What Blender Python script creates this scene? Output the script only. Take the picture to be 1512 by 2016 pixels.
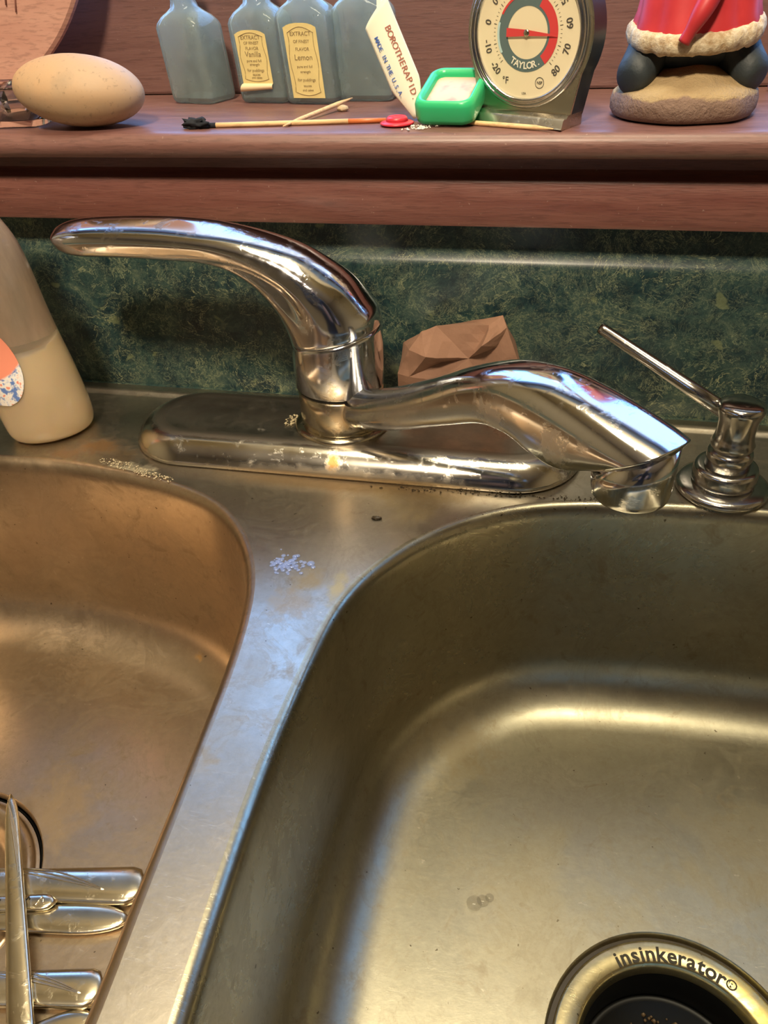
import bpy, bmesh, math, random
from math import sin, cos, pi, radians, sqrt, exp, atan2
from mathutils import Vector, Matrix, noise

for o in list(bpy.data.objects): bpy.data.objects.remove(o)
SC = bpy.context.scene
COL = SC.collection
V = Vector

# ------------------------------------------------------------ camera
CAM_C = V((0.0, -0.4464, 0.2385))
def cam_axes(p, yaw, roll):
    p, yaw, roll = radians(p), radians(yaw), radians(roll)
    F = V((sin(yaw)*cos(p), cos(yaw)*cos(p), -sin(p)))
    R = V((cos(yaw), -sin(yaw), 0)); D = F.cross(R)
    return cos(roll)*R+sin(roll)*D, -sin(roll)*R+cos(roll)*D, F
cr, cd, cf = cam_axes(36.2, -13.63, 2.86)
cam = bpy.data.cameras.new('camera'); cam_o = bpy.data.objects.new('camera', cam); COL.objects.link(cam_o)
M = Matrix.Identity(4)
for i in range(3):
    M[i][0] = cr[i]; M[i][1] = -cd[i]; M[i][2] = -cf[i]; M[i][3] = CAM_C[i]
cam_o.matrix_world = M
cam.sensor_fit = 'VERTICAL'; cam.sensor_height = 36; cam.lens = 1515/2016*36
cam.clip_start = .01; cam.clip_end = 50
SC.camera = cam_o

# ------------------------------------------------------------ sky, lamps, exposure
SKY_STR = 6.5      # bright hazy horizon, darker overhead: (sine of elevation, colour)
SKY = [(0.0, (.20, .46, 1.0)), (.69, (.20, .46, 1.0)), (.77, (.21, .24, .31)), (.90, (.27, .265, .27)), (1.0, (.20, .20, .20))]
LAMP_COL, LAMP_W, LAMP_POS, LAMP_R = (1.0, .83, .60), 32.0, (-0.10, -1.06, 1.36), .10
FILL_COL, FILL_W = (1.0, .88, .62), 15.0
vs = SC.view_settings
vs.view_transform = 'Standard'; vs.look = 'None'; vs.gamma = 1; vs.use_curve_mapping = False; vs.exposure = 0.0
w = bpy.data.worlds.new('sky'); SC.world = w; w.use_nodes = True
bg = w.node_tree.nodes['Background']
_t = w.node_tree; _tc = _t.nodes.new('ShaderNodeTexCoord'); _sx = _t.nodes.new('ShaderNodeSeparateXYZ'); _rp = _t.nodes.new('ShaderNodeValToRGB')
_t.links.new(_tc.outputs['Generated'], _sx.inputs[0]); _t.links.new(_sx.outputs[2], _rp.inputs[0]); _t.links.new(_rp.outputs[0], bg.inputs[0]); bg.inputs[1].default_value = SKY_STR
_e = _rp.color_ramp.elements
while len(_e) < len(SKY): _e.new(.5)
for _i, (_p, _c) in enumerate(SKY): _e[_i].position = _p; _e[_i].color = (*_c, 1)
def area_light(name, loc, rot, sx, sy, watt, colr, portal=False, shape='RECTANGLE'):
    l = bpy.data.lights.new(name, 'AREA'); l.shape = shape; l.size = sx; l.size_y = sy; l.energy = watt; l.color = colr
    if portal: l.cycles.is_portal = True
    o = bpy.data.objects.new(name, l); COL.objects.link(o); o.location = loc; o.rotation_euler = rot
    return o
WIN = (-.72, .72, .236, .66)    # window opening x0 x1 z0 z1
area_light('window_portal', ((WIN[0]+WIN[1])/2, .2, (WIN[2]+WIN[3])/2), (radians(-90), 0, 0), WIN[1]-WIN[0], WIN[3]-WIN[2], 1, (1, 1, 1), portal=True)
SC.cycles.caustics_reflective = True; SC.cycles.max_bounces = 10; SC.cycles.sample_clamp_indirect = 6
SC.cycles.transparent_max_bounces = 16; SC.cycles.transmission_bounces = 10

# ------------------------------------------------------------ materials
class NT:
    def __init__(s, name):
        s.m = bpy.data.materials.new(name); s.m.use_nodes = True; s.t = s.m.node_tree; s.b = s.t.nodes['Principled BSDF']
        s.obj = None
    def n(s, kind, **kw):
        x = s.t.nodes.new(kind)
        for k, v in kw.items():
            if k.startswith('i_'): 
                key = k[2:]; key = int(key) if key.isdigit() else key.replace('_', ' ')
                x.inputs[key].default_value = v
            else: setattr(x, k, v)
        return x
    def l(s, a, b): s.t.links.new(a, b)
    def coord(s, scale=(1, 1, 1)):
        if not s.obj: s.obj = s.n('ShaderNodeTexCoord')
        mp = s.n('ShaderNodeMapping'); mp.inputs['Scale'].default_value = scale; s.l(s.obj.outputs['Object'], mp.inputs[0]); return mp.outputs[0]
    def noise(s, scale, detail=4, rough=.55, stretch=(1, 1, 1), dist=0.0):
        x = s.n('ShaderNodeTexNoise'); x.inputs['Scale'].default_value = scale; x.inputs['Detail'].default_value = detail
        x.inputs['Roughness'].default_value = rough; x.inputs['Distortion'].default_value = dist
        s.l(s.coord(stretch), x.inputs['Vector']); return x.outputs['Fac']
    def ramp(s, fac, stops, interp='LINEAR'):
        r = s.n('ShaderNodeValToRGB'); r.color_ramp.interpolation = interp; e = r.color_ramp.elements
        while len(e) < len(stops): e.new(.5)
        for i, (p, c) in enumerate(stops):
            e[i].position = p; e[i].color = (*c, 1) if not isinstance(c, (int, float)) else (c, c, c, 1)
        s.l(fac, r.inputs[0]); return r.outputs[0]
    def mix(s, fac, a, b, mode='MIX'):
        x = s.n('ShaderNodeMix', data_type='RGBA', blend_type=mode)
        for sock, v in ((x.inputs[0], fac), (x.inputs[6], a), (x.inputs[7], b)):
            if hasattr(v, 'node'): s.l(v, sock)
            elif isinstance(v, (int, float)): sock.default_value = v
            else: sock.default_value = (*v, 1)
        return x.outputs[2]
    def math(s, op, a, b=None):
        x = s.n('ShaderNodeMath', operation=op)
        for i, v in enumerate((a, b)):
            if v is None: continue
            if hasattr(v, 'node'): s.l(v, x.inputs[i])
            else: x.inputs[i].default_value = v
        return x.outputs[0]
    def mrange(s, v, a, b, c, d):
        x = s.n('ShaderNodeMapRange'); s.l(v, x.inputs[0])
        for i, q in enumerate((a, b, c, d)): x.inputs[i+1].default_value = q
        return x.outputs[0]
    def spot(s, c, r, soft=.6, warp=.4, wscale=90, squash=(1, 1, 1)):
        """irregular blot round c (object space), 1 inside"""
        if not s.obj: s.obj = s.n('ShaderNodeTexCoord')
        d = s.n('ShaderNodeVectorMath', operation='SUBTRACT'); s.l(s.obj.outputs['Object'], d.inputs[0]); d.inputs[1].default_value = c
        q = s.n('ShaderNodeVectorMath', operation='MULTIPLY'); s.l(d.outputs[0], q.inputs[0]); q.inputs[1].default_value = squash
        ln = s.n('ShaderNodeVectorMath', operation='LENGTH'); s.l(q.outputs[0], ln.inputs[0])
        nz = s.noise(wscale, 5, .65)
        dd = s.math('ADD', ln.outputs['Value'], s.math('MULTIPLY', s.math('SUBTRACT', nz, .5), r*warp*4))
        return s.mrange(dd, r*(1-soft), r, 1, 0)
    def bump(s, h, strength=.2, dist=.001, prev=None):
        b = s.n('ShaderNodeBump'); b.inputs['Strength'].default_value = strength; b.inputs['Distance'].default_value = dist
        s.l(h, b.inputs['Height'])
        if prev: s.l(prev, b.inputs['Normal'])
        s.l(b.outputs[0], s.b.inputs['Normal']); return b.outputs[0]
    def set(s, **kw):
        for k, v in kw.items():
            sock = s.b.inputs[k.replace('_', ' ')]
            if hasattr(v, 'node'): s.l(v, sock)
            elif isinstance(v, tuple): sock.default_value = (*v, 1) if sock.type == 'RGBA' else v
            else: sock.default_value = v
        return s
def plain(name, c, rough=.5, metal=0.0, **kw):
    t = NT(name); t.set(Base_Color=c, Roughness=rough, Metallic=metal, **kw); return t.m

MT = {}
def steel(name, base, dark, r0, r1, stains=(), scratch=.12, smooth_above=None):
    t = NT(name)
    big = t.noise(16, 5, .6); fine = t.noise(260, 4, .7)
    c = t.mix(t.mrange(big, .35, .68, 0, 1), base, dark)
    c = t.mix(t.mrange(fine, .3, .75, 0, .22), c, (.16, .12, .08))
    blot = t.ramp(t.noise(60, 6, .7, dist=.6), [(.57, 0.0), (.68, 1.0)])
    c = t.mix(t.math('MULTIPLY', blot, .42), c, (.22, .16, .09))
    film = t.ramp(t.noise(24, 6, .72, dist=1.2), [(.50, 0.0), (.54, 1.0), (.60, .2), (.66, .9)])
    c = t.mix(t.math('MULTIPLY', film, .20), c, (.24, .19, .12))
    speck = t.ramp(t.noise(330, 2, .5), [(.74, 0.0), (.77, 1.0)]); c = t.mix(t.math('MULTIPLY', speck, .8), c, (.06, .04, .02))
    lime = t.ramp(t.noise(190, 3, .6, (1, 1.5, 1), .8), [(.70, 0.0), (.74, 1.0)]); c = t.mix(t.math('MULTIPLY', lime, .5), c, (.78, .70, .55))
    rough = t.math('ADD', t.mrange(t.math('ADD', big, t.math('MULTIPLY', blot, .3)), .3, .8, r0, r1), t.math('MULTIPLY', film, .05))
    # old hairline scratches
    sc1 = t.ramp(t.noise(70, 2, .5, (1, 9, 1), 1.2), [(.497, 0.0), (.5, 1.0), (.503, 0.0)])
    for (ctr, rad, colr, amt, warp, ws, sq) in stains:
        f = t.math('MULTIPLY', t.spot(ctr, rad, .7, warp, ws, sq), amt)
        c = t.mix(f, c, colr)
        rough = t.math('ADD', rough, t.math('MULTIPLY', f, .25))
    if smooth_above is not None:      # the walls are less scoured than the floor
        sz = t.n('ShaderNodeSeparateXYZ'); t.l(t.obj.outputs['Object'], sz.inputs[0])
        k = t.mrange(sz.outputs[2], smooth_above, smooth_above+.03, 1.0, .80); rough = t.math('MULTIPLY', rough, k)
    h = t.math('ADD', t.math('MULTIPLY', fine, .6), t.math('MULTIPLY', sc1, .35))
    t.bump(h, scratch, .0006)
    t.set(Base_Color=c, Roughness=rough, Metallic=1.0)
    return t.m
rust, scale_c = (.33, .17, .06), (.62, .56, .42)
MT['deck'] = steel('worn_steel_deck', (.56, .52, .45), (.42, .37, .29), .27, .40, [
    ((-.262, -.089, 0), .020, rust, .8, .35, 120, (1, 1.6, 1)),
    ((-.243, -.100, 0), .016, (.16, .09, .03), .7, .3, 90, (1, 1, 1)),
    ((-.232, -.112, 0), .020, scale_c, .9, .7, 160, (1, 2.2, 1)),
    ((-.280, -.100, 0), .016, rust, .6, .5, 140, (1, 1.6, 1)),
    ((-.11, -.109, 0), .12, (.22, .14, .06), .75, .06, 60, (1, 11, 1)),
    ((-.06, -.118, 0), .030, (.40, .30, .14), .6, .3, 50, (1, 1.2, 1)),
    ((-.10, -.188, 0), .010, (.35, .27, .15), .6, .5, 130, (1, 1, 1)),
    ((-.105, -.205, 0), .012, (.40, .30, .20), .4, .6, 130, (1, 1, 1)),
    ((-.086, -.19, 0), .010, (.55, .48, .30), .7, .5, 200, (2, .7, 1)),
    ((-.0792, -.1364, 0), .0028, (.03, .02, .01), 1, .4, 300, (1, 1.6, 1)),
])
MT['bowl_r'] = steel('worn_steel_right_bowl', (.50, .47, .36), (.40, .37, .27), .30, .42, [
    ((-.03, -.17, -.136), .030, (.28, .22, .12), .6, .6, 70, (1, 1, 1)),
    ((.02, -.26, -.136), .05, (.36, .30, .18), .4, .5, 40, (1, 1, 1)),
    ((.12, -.20, -.136), .04, (.30, .25, .16), .4, .6, 50, (1, 1, 1)),
], smooth_above=-.131)
MT['bowl_l'] = steel('worn_steel_left_bowl', (.59, .47, .34), (.46, .36, .25), .28, .40, [
    ((-.200, -.141, -.12), .004, (.40, .22, .06), .8, .7, 200, (1, 1, 1)),
    ((-.163, -.276, -.125), .005, (.45, .20, .03), .9, .3, 200, (1, 1, 1)),
    ((-.24, -.25, -.125), .03, (.30, .21, .12), .5, .5, 60, (1, 1, 1)),
    ((-.29, -.13, -.05), .05, (.45, .32, .20), .4, .6, 60, (1.4, 1, .6)),
])
def chrome(name, c=(.72, .72, .73), r=.07, spots=.5, extra=()):
    t = NT(name)
    d = t.ramp(t.noise(120, 6, .72, dist=.4), [(.56, 0.0), (.70, 1.0)])
    film = t.noise(26, 4, .6)
    cc = t.mix(t.math('MULTIPLY', d, spots), c, (.48, .44, .38))
    rough = t.math('ADD', t.mrange(film, .3, .75, r, r+.10), t.math('MULTIPLY', d, spots*.35))
    for (ctr, rad, colr, amt, warp, ws, sq) in extra:
        f = t.math('MULTIPLY', t.spot(ctr, rad, .6, warp, ws, sq), amt)
        cc = t.mix(f, cc, colr); rough = t.math('ADD', rough, t.math('MULTIPLY', f, .35))
    t.bump(t.math('ADD', d, t.math('MULTIPLY', film, .2)), .12, .0004)
    t.set(Base_Color=cc, Roughness=rough, Metallic=1.0)
    return t.m
MT['chrome'] = chrome('clean_chrome', spots=.15)
MT['chrome_handle'] = chrome('handle_chrome', (.70, .71, .74), .07, .15, [
    ((-.113, -.087, .047), .0045, (.62, .56, .36), .7, .5, 300, (1, 1, .5)),
    ((-.150, -.07, .108), .02, (.5, .46, .44), .5, .5, 160, (.6, 1, 1.8))])
MT['chrome_spout'] = chrome('spotted_spout_chrome', (.68, .69, .72), .08, .35, [
    ((.006, -.185, .082), .010, (.66, .63, .58), .9, .7, 260, (1.2, 1, 1)),
    ((-.02, -.16, .078), .012, (.60, .58, .56), .7, .8, 260, (1.2, 1, 1)),
    ((-.07, -.11, .055), .03, (.5, .48, .46), .4, .6, 120, (1, 1, 1)),
    ((.012, -.175, .095), .008, (.55, .50, .48), .7, .7, 300, (1, 1, 1))])
MT['chrome_plate'] = chrome('crusted_plate_chrome', (.66, .63, .57), .12, .5, [
    ((-.170, -.06, .016), .028, (.36, .33, .27), .85, .45, 90, (1, 1.2, 1)),
    ((-.215, -.06, .016), .030, (.40, .36, .31), .6, .4, 70, (1, 1.2, 1)),
    ((-.143, -.066, .016), .006, (.75, .68, .42), .9, .8, 400, (1, 1, 1)),
    ((-.160, -.080, .016), .0035, (.75, .70, .60), .9, .8, 400, (1, 1, 1)),
    ((-.112, -.101, .010), .0065, (.50, .26, .06), .9, .5, 220, (1.2, .8, 1)),
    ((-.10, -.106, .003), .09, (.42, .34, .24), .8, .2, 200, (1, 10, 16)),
    ((.012, -.080, .008), .012, (.46, .40, .34), .6, .8, 260, (1, 1, 1))])
def _scale_top():
    m = MT['chrome_plate']; t = m.node_tree; b = t.nodes['Principled BSDF']
    tc = t.nodes.new('ShaderNodeTexCoord'); sx = t.nodes.new('ShaderNodeSeparateXYZ'); t.links.new(tc.outputs['Object'], sx.inputs[0])
    nz = t.nodes.new('ShaderNodeTexNoise'); nz.inputs['Scale'].default_value = 55; nz.inputs['Detail'].default_value = 6; t.links.new(tc.outputs['Object'], nz.inputs[0])
    ad = t.nodes.new('ShaderNodeMath'); ad.operation = 'MULTIPLY_ADD'; t.links.new(nz.outputs[0], ad.inputs[0]); ad.inputs[1].default_value = .0016; t.links.new(sx.outputs[2], ad.inputs[2])
    mr = t.nodes.new('ShaderNodeMapRange'); t.links.new(ad.outputs[0], mr.inputs[0]); mr.inputs[1].default_value = .0146; mr.inputs[2].default_value = .0153
    for nm, val in (('Roughness', .40), ('Base Color', (.30, .27, .23, 1))):
        src = b.inputs[nm].links[0].from_socket; mx = t.nodes.new('ShaderNodeMix')
        if nm == 'Base Color': mx.data_type = 'RGBA'; A, B, O = mx.inputs[6], mx.inputs[7], mx.outputs[2]
        else: A, B, O = mx.inputs[2], mx.inputs[3], mx.outputs[0]
        t.links.new(mr.outputs[0], mx.inputs[0]); t.links.new(src, A); B.default_value = val; t.links.new(O, b.inputs[nm])
_scale_top()
MT['brassy'] = chrome('stained_chrome', (.56, .50, .38), .16, .5, [
    ((-.106, -.088, .03), .003, (.55, .36, .14), .8, .3, 200, (1, 1, .25)),
    ((-.109, -.088, .034), .008, (.60, .42, .25), .5, .6, 160, (1, 1, .8))])
MT['black'] = plain('black_rubber', (.007, .007, .007), .5)
MT['gap_shade'] = plain('gap_shade_tone', (.05, .035, .018), .5)
MT['dispenser'] = chrome('dull_dispenser_chrome', (.50, .48, .45), .14, .35)
MT['cutlery'] = chrome('cutlery_steel', (.72, .66, .52), .16, .12)
MT['flange'] = steel('brass_toned_flange', (.66, .58, .34), (.52, .44, .24), .25, .36, [((.12, -.275, -.136), .02, (.75, .58, .18), .7, .7, 120, (1, 1, 1))])

def wood(name, a, b, sc=(1, 18, 18), rough=.38, bump=.25, coat=.3):
    t = NT(name)
    g = t.noise(14, 6, .62, sc, .4); g2 = t.noise(90, 3, .6, sc)
    c = t.mix(t.mrange(g, .3, .7, 0, 1), a, b)
    c = t.mix(t.math('MULTIPLY', t.ramp(g2, [(.52, 0.0), (.62, 1.0)]), .35), c, tuple(x*.45 for x in a))
    spk = t.ramp(t.noise(420, 3, .6), [(.70, 0.0), (.74, 1.0)])
    c = t.mix(t.math('MULTIPLY', spk, .35), c, (.55, .42, .36))
    t.bump(t.math('ADD', g2, t.math('MULTIPLY', g, .5)), bump, .0008)
    t.set(Base_Color=c, Roughness=t.mrange(g, .3, .7, rough, rough+.15), Coat_Weight=coat, Coat_Roughness=.3)
    return t.m
MT['sill'] = wood('reddish_varnished_wood', (.150, .050, .040), (.215, .085, .066), (1, 14, 14))
MT['sill_top'] = wood('sill_top_wood', (.150, .066, .055), (.205, .095, .078), (1, 8, 8), .42)
MT['board'] = wood('back_board_wood', (.150, .070, .060), (.190, .092, .078), (1, 10, 10), .5)
MT['pinkwood'] = wood('pinkish_plate_wood', (.44, .22, .17), (.54, .30, .23), (1.2, 1, 8), .5, .1, .1)
MT['pick'] = wood('toothpick_wood', (.72, .46, .22), (.80, .55, .30), (1, 6, 6), .6, .2, 0)
MT['charred'] = plain('charred_tip', (.012, .014, .02), .9)
def marble():
    t = NT('green_marble_laminate')
    n1 = t.noise(42, 8, .78, (1, 1, 1), .5); n2 = t.noise(15, 5, .6, (1, 1, 1.2), .5)
    c = t.ramp(n1, [(.32, (.004, .012, .018)), (.47, (.010, .030, .036)), (.57, (.028, .060, .055)), (.72, (.10, .13, .09))])
    for sc_, wd, st_, col_, amt in ((46, .013, (1, 1, 1), (.26, .29, .17), .9), (85, .016, (1, 1, 1.6), (.18, .22, .14), .8), (150, .020, (1.6, 1, 1), (.17, .20, .13), .7), (28, .008, (1, 1, 1.3), (.34, .36, .20), .9)):
        nn = t.noise(sc_, 5, .7, st_, 1.6)
        fib = t.ramp(nn, [(.5-wd, 0.0), (.5, 1.0), (.5+wd, 0.0)])
        gate = t.ramp(t.noise(sc_*.45, 3, .6, (1, 1.3, 1)), [(.42, 0.0), (.60, 1.0)])
        c = t.mix(t.math('MULTIPLY', t.math('MULTIPLY', fib, gate), amt), c, col_)
    spots = t.ramp(t.noise(60, 2, .5, (1, 1, 1.3), .4), [(.68, 0.0), (.72, 1.0)])
    c = t.mix(t.math('MULTIPLY', spots, .55), c, (.17, .20, .10)); n3 = n1
    t.set(Base_Color=c, Roughness=.30, Specular_IOR_Level=.5)
    t.bump(n3, .04, .0005)
    return t.m
MT['marble'] = marble()
def stone():
    t = NT('pebble_stone'); g = t.noise(35, 6, .65); s2 = t.noise(400, 3, .6)
    c = t.mix(t.mrange(g, .3, .7, 0, 1), (.50, .31, .17), (.42, .29, .18))
    c = t.mix(t.math('MULTIPLY', t.ramp(s2, [(.60, 0.0), (.68, 1.0)]), .5), c, (.22, .15, .09))
    c = t.mix(t.math('MULTIPLY', t.spot((.004, -.02, .006), .007, .8, .4, 120), .5), c, (.25, .19, .13))
    t.set(Base_Color=c, Roughness=.6); t.bump(s2, .15, .0005); return t.m
MT['stone'] = stone()
MT['paint_wall'] = plain('warm_wall_paint', (.34, .28, .17), .8)
MT['ceiling'] = plain('ceiling_paint', (.72, .63, .42), .85)
MT['floor'] = wood('floor_boards', (.22, .13, .07), (.30, .18, .10), (6, 1, 1), .5)
MT['cabinet'] = wood('cabinet_wood', (.20, .11, .05), (.28, .16, .08), (1, 8, 1), .5)
MT['white_trim'] = plain('window_trim_paint', (.55, .50, .42), .5)
def glass(name, c=(1, 1, 1), r=.02, ior=1.45):
    t = NT(name); t.set(Base_Color=c, Roughness=r, Transmission_Weight=1.0, IOR=ior); return t.m
def glare_glass():  # veiling glare put into the glass as a pale milky diffuse mix
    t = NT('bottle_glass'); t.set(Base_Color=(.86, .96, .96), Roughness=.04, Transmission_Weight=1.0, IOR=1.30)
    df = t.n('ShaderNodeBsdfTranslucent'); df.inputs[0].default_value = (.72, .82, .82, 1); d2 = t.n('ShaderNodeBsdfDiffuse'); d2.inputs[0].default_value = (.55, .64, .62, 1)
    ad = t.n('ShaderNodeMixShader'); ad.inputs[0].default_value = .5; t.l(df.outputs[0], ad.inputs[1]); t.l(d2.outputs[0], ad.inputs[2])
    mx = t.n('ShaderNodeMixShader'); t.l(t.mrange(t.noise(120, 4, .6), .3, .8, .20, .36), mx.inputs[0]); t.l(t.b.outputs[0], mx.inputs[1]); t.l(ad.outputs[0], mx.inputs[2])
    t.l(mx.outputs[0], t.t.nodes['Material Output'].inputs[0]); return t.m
MT['glass'] = glare_glass()
MT['clear'] = glass('clear_crystal', (.97, .96, .94), .02, 1.5)
MT['water_clear'] = plain('still_water', (.30, .27, .20), .03, 0, Alpha=.12, Specular_IOR_Level=1.0, Coat_Weight=1.0, Coat_Roughness=.02)
MT['water'] = plain('water', (.30, .42, .85), .03, 0, Alpha=.34, Specular_IOR_Level=1.0, Coat_Weight=1.0, Coat_Roughness=.02)
def thin_glass():
    t = NT('window_glass'); tr = t.n('ShaderNodeBsdfTransparent'); gl = t.n('ShaderNodeBsdfGlossy'); gl.inputs['Roughness'].default_value = .02
    mx = t.n('ShaderNodeMixShader'); mx.inputs[0].default_value = .08; out = t.t.nodes['Material Output']
    t.l(tr.outputs[0], mx.inputs[1]); t.l(gl.outputs[0], mx.inputs[2]); t.l(mx.outputs[0], out.inputs[0]); return t.m
MT['pane'] = thin_glass()

# ------------------------------------------------------------ builders
def link(name, me, mat=None, parent=None, smooth=True):
    o = bpy.data.objects.new(name, me); COL.objects.link(o)
    if mat:
        for m in (mat if isinstance(mat, (list, tuple)) else [mat]): me.materials.append(m)
    if parent: o.parent = parent
    if smooth:
        for p in me.polygons: p.use_smooth = True
    return o
def mesh(name, vs_, fs, mat=None, parent=None, smooth=True, recalc=True):
    me = bpy.data.meshes.new(name); me.from_pydata([tuple(v) for v in vs_], [], fs)
    if recalc:
        bm = bmesh.new(); bm.from_mesh(me); bmesh.ops.recalc_face_normals(bm, faces=bm.faces[:]); bm.to_mesh(me); bm.free()
    me.update(); return link(name, me, mat, parent, smooth)
def tag(o, label=None, cat=None, group=None, kind=None):
    for k, v in (('label', label), ('category', cat), ('group', group), ('kind', kind)):
        if v: o[k] = v
    return o
def thing(name, label, cat, loc=(0, 0, 0), rotz=0, group=None):
    o = bpy.data.objects.new(name, None); o.empty_display_size = .01; COL.objects.link(o); o.location = loc; o.rotation_euler = (0, 0, rotz)
    return tag(o, label, cat, group)
def struct(o): o['kind'] = 'structure'; return o
def rings(rs, cap0=True, cap1=True, closed=True):
    n = len(rs[0]); vs_ = [v for r in rs for v in r]; fs = []
    for i in range(len(rs)-1):
        for j in range(n if closed else n-1):
            k = (j+1) % n; fs.append((i*n+j, i*n+k, (i+1)*n+k, (i+1)*n+j))
    if cap0: fs.append(tuple(range(n))[::-1])
    if cap1: fs.append(tuple((len(rs)-1)*n+j for j in range(n)))
    return vs_, fs
def circ(c, r, z, n=48, ry=None): return [V((c[0]+r*cos(2*pi*i/n), c[1]+(ry or r)*sin(2*pi*i/n), z)) for i in range(n)]
def lathe(name, prof, c=(0, 0, 0), mat=None, parent=None, n=64, cap0=True, cap1=True):
    rs = [circ(c, max(r, 1e-5), c[2]+z, n) for r, z in prof]
    return mesh(name, *rings(rs, cap0, cap1), mat, parent)
def frame_path(pts):
    ts = []
    for i in range(len(pts)):
        a = pts[max(i-1, 0)]; b = pts[min(i+1, len(pts)-1)]; ts.append((b-a).normalized())
    return ts
def crom(pts, sub=6, closed=False):
    out = []; n = len(pts)
    for i in range(n if closed else n-1):
        g = (lambda k: pts[k % n]) if closed else (lambda k: pts[min(max(k, 0), n-1)])
        p0, p1, p2, p3 = g(i-1), g(i), g(i+1), g(i+2)
        for s in range(sub):
            t = s/sub
            out.append(.5*((2*p1)+(-p0+p2)*t+(2*p0-5*p1+4*p2-p3)*t*t+(-p0+3*p1-3*p2+p3)*t**3))
    if not closed: out.append(pts[-1].copy())
    return out
def tube(name, pts, rad, mat, parent=None, n=16, side=V((0, 0, 1)), flat=1.0, cap=True):
    ts = frame_path(pts); rs = []
    for i, (p, t) in enumerate(zip(pts, ts)):
        a = t.cross(side)
        if a.length < 1e-4: a = t.cross(V((1, 0, 0)))
        a.normalize(); b = a.cross(t).normalized(); r = rad[i] if isinstance(rad, (list, tuple)) else rad
        rs.append([p+a*r*cos(2*pi*k/n)+b*r*flat*sin(2*pi*k/n) for k in range(n)])
    return mesh(name, *rings(rs, cap, cap), mat, parent)
def box(name, lo, hi, mat, parent=None, bev=0.0, seg=2):
    bm = bmesh.new(); bmesh.ops.create_cube(bm, size=1)
    for v in bm.verts: v.co = V([lo[i]+(v.co[i]+.5)*(hi[i]-lo[i]) for i in range(3)])
    if bev: bmesh.ops.bevel(bm, geom=bm.edges[:], offset=bev, segments=seg, profile=.5, affect='EDGES')
    me = bpy.data.meshes.new(name); bm.to_mesh(me); bm.free(); return link(name, me, mat, parent, False)
def extrude_x(name, prof, x0, x1, mat, parent=None, smooth=False):
    n = len(prof); vs_ = [V((x, y, z)) for x in (x0, x1) for y, z in prof]
    fs = [(j, (j+1) % n, n+(j+1) % n, n+j) for j in range(n)]+[tuple(range(n)), tuple(range(n, 2*n))]
    return mesh(name, vs_, fs, mat, parent, smooth)
def autosmooth(o, ang=35):
    me = o.data; bm = bmesh.new(); bm.from_mesh(me)
    for e in bm.edges:
        if len(e.link_faces) == 2 and e.calc_face_angle(0) > radians(ang): e.smooth = False
    bm.to_mesh(me); bm.free()
    for p in me.polygons: p.use_smooth = True
    return o
def text_mesh(s, size=.01, depth=.0, bold=0.0):
    c = bpy.data.curves.new('lettering', 'FONT'); c.body = s; c.size = size; c.align_x = 'CENTER'; c.align_y = 'CENTER'
    c.extrude = depth; c.offset = bold; c.resolution_u = 3
    o = bpy.data.objects.new('tmp', c); COL.objects.link(o)
    dg = bpy.context.evaluated_depsgraph_get(); dg.update()
    me = bpy.data.meshes.new_from_object(o.evaluated_get(dg)); bpy.data.objects.remove(o); bpy.data.curves.remove(c)
    return me
def texts(name, items, mat, parent):
    """items: (string, size, bold, Matrix) joined into one lettering mesh"""
    bm = bmesh.new()
    for s, size, bold, mx in items:
        me = text_mesh(s, size, .00003, bold); me.transform(mx); bm.from_mesh(me); bpy.data.meshes.remove(me)
    me = bpy.data.meshes.new(name); bm.to_mesh(me); bm.free(); return link(name, me, mat, parent, False)

# ------------------------------------------------------------ the room
RX0, RX1, RY0, RZ0, RZ1 = -1.5, 1.5, -2.4, -.92, 1.50
struct(box('floor', (RX0-.1, RY0-.1, RZ0-.1), (RX1+.1, .25, RZ0), MT['floor']))
struct(box('ceiling', (RX0-.1, RY0-.1, RZ1), (RX1+.1, .25, RZ1+.1), MT['ceiling']))
struct(box('wall_left', (RX0-.1, RY0, RZ0), (RX0, .25, RZ1), MT['paint_wall']))
struct(box('wall_right', (RX1, RY0, RZ0), (RX1+.1, .25, RZ1), MT['paint_wall']))
struct(box('wall_front', (RX0, RY0-.1, RZ0), (RX1, RY0, RZ1), MT['paint_wall']))
def wall_back():
    vs_, fs = [], []
    def b(lo, hi):
        k = len(vs_)
        for z in (lo[2], hi[2]):
            for x, y in ((lo[0], lo[1]), (hi[0], lo[1]), (hi[0], hi[1]), (lo[0], hi[1])): vs_.append(V((x, y, z)))
        fs.extend([(k, k+3, k+2, k+1), (k+4, k+5, k+6, k+7), (k, k+1, k+5, k+4), (k+1, k+2, k+6, k+5), (k+2, k+3, k+7, k+6), (k+3, k, k+4, k+7)])
    b((RX0, .004, RZ0), (RX1, .25, .150))
    b((RX0, .004, .150), (-.8, .25, RZ1)); b((.8, .004, .150), (RX1, .25, RZ1))
    b((-.8, .004, .72), (.8, .25, RZ1))
    b((-.8, .125, .150), (.8, .25, .215))
    return mesh('wall_back', vs_, fs, MT['paint_wall'], None, False)
struct(wall_back())
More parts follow.
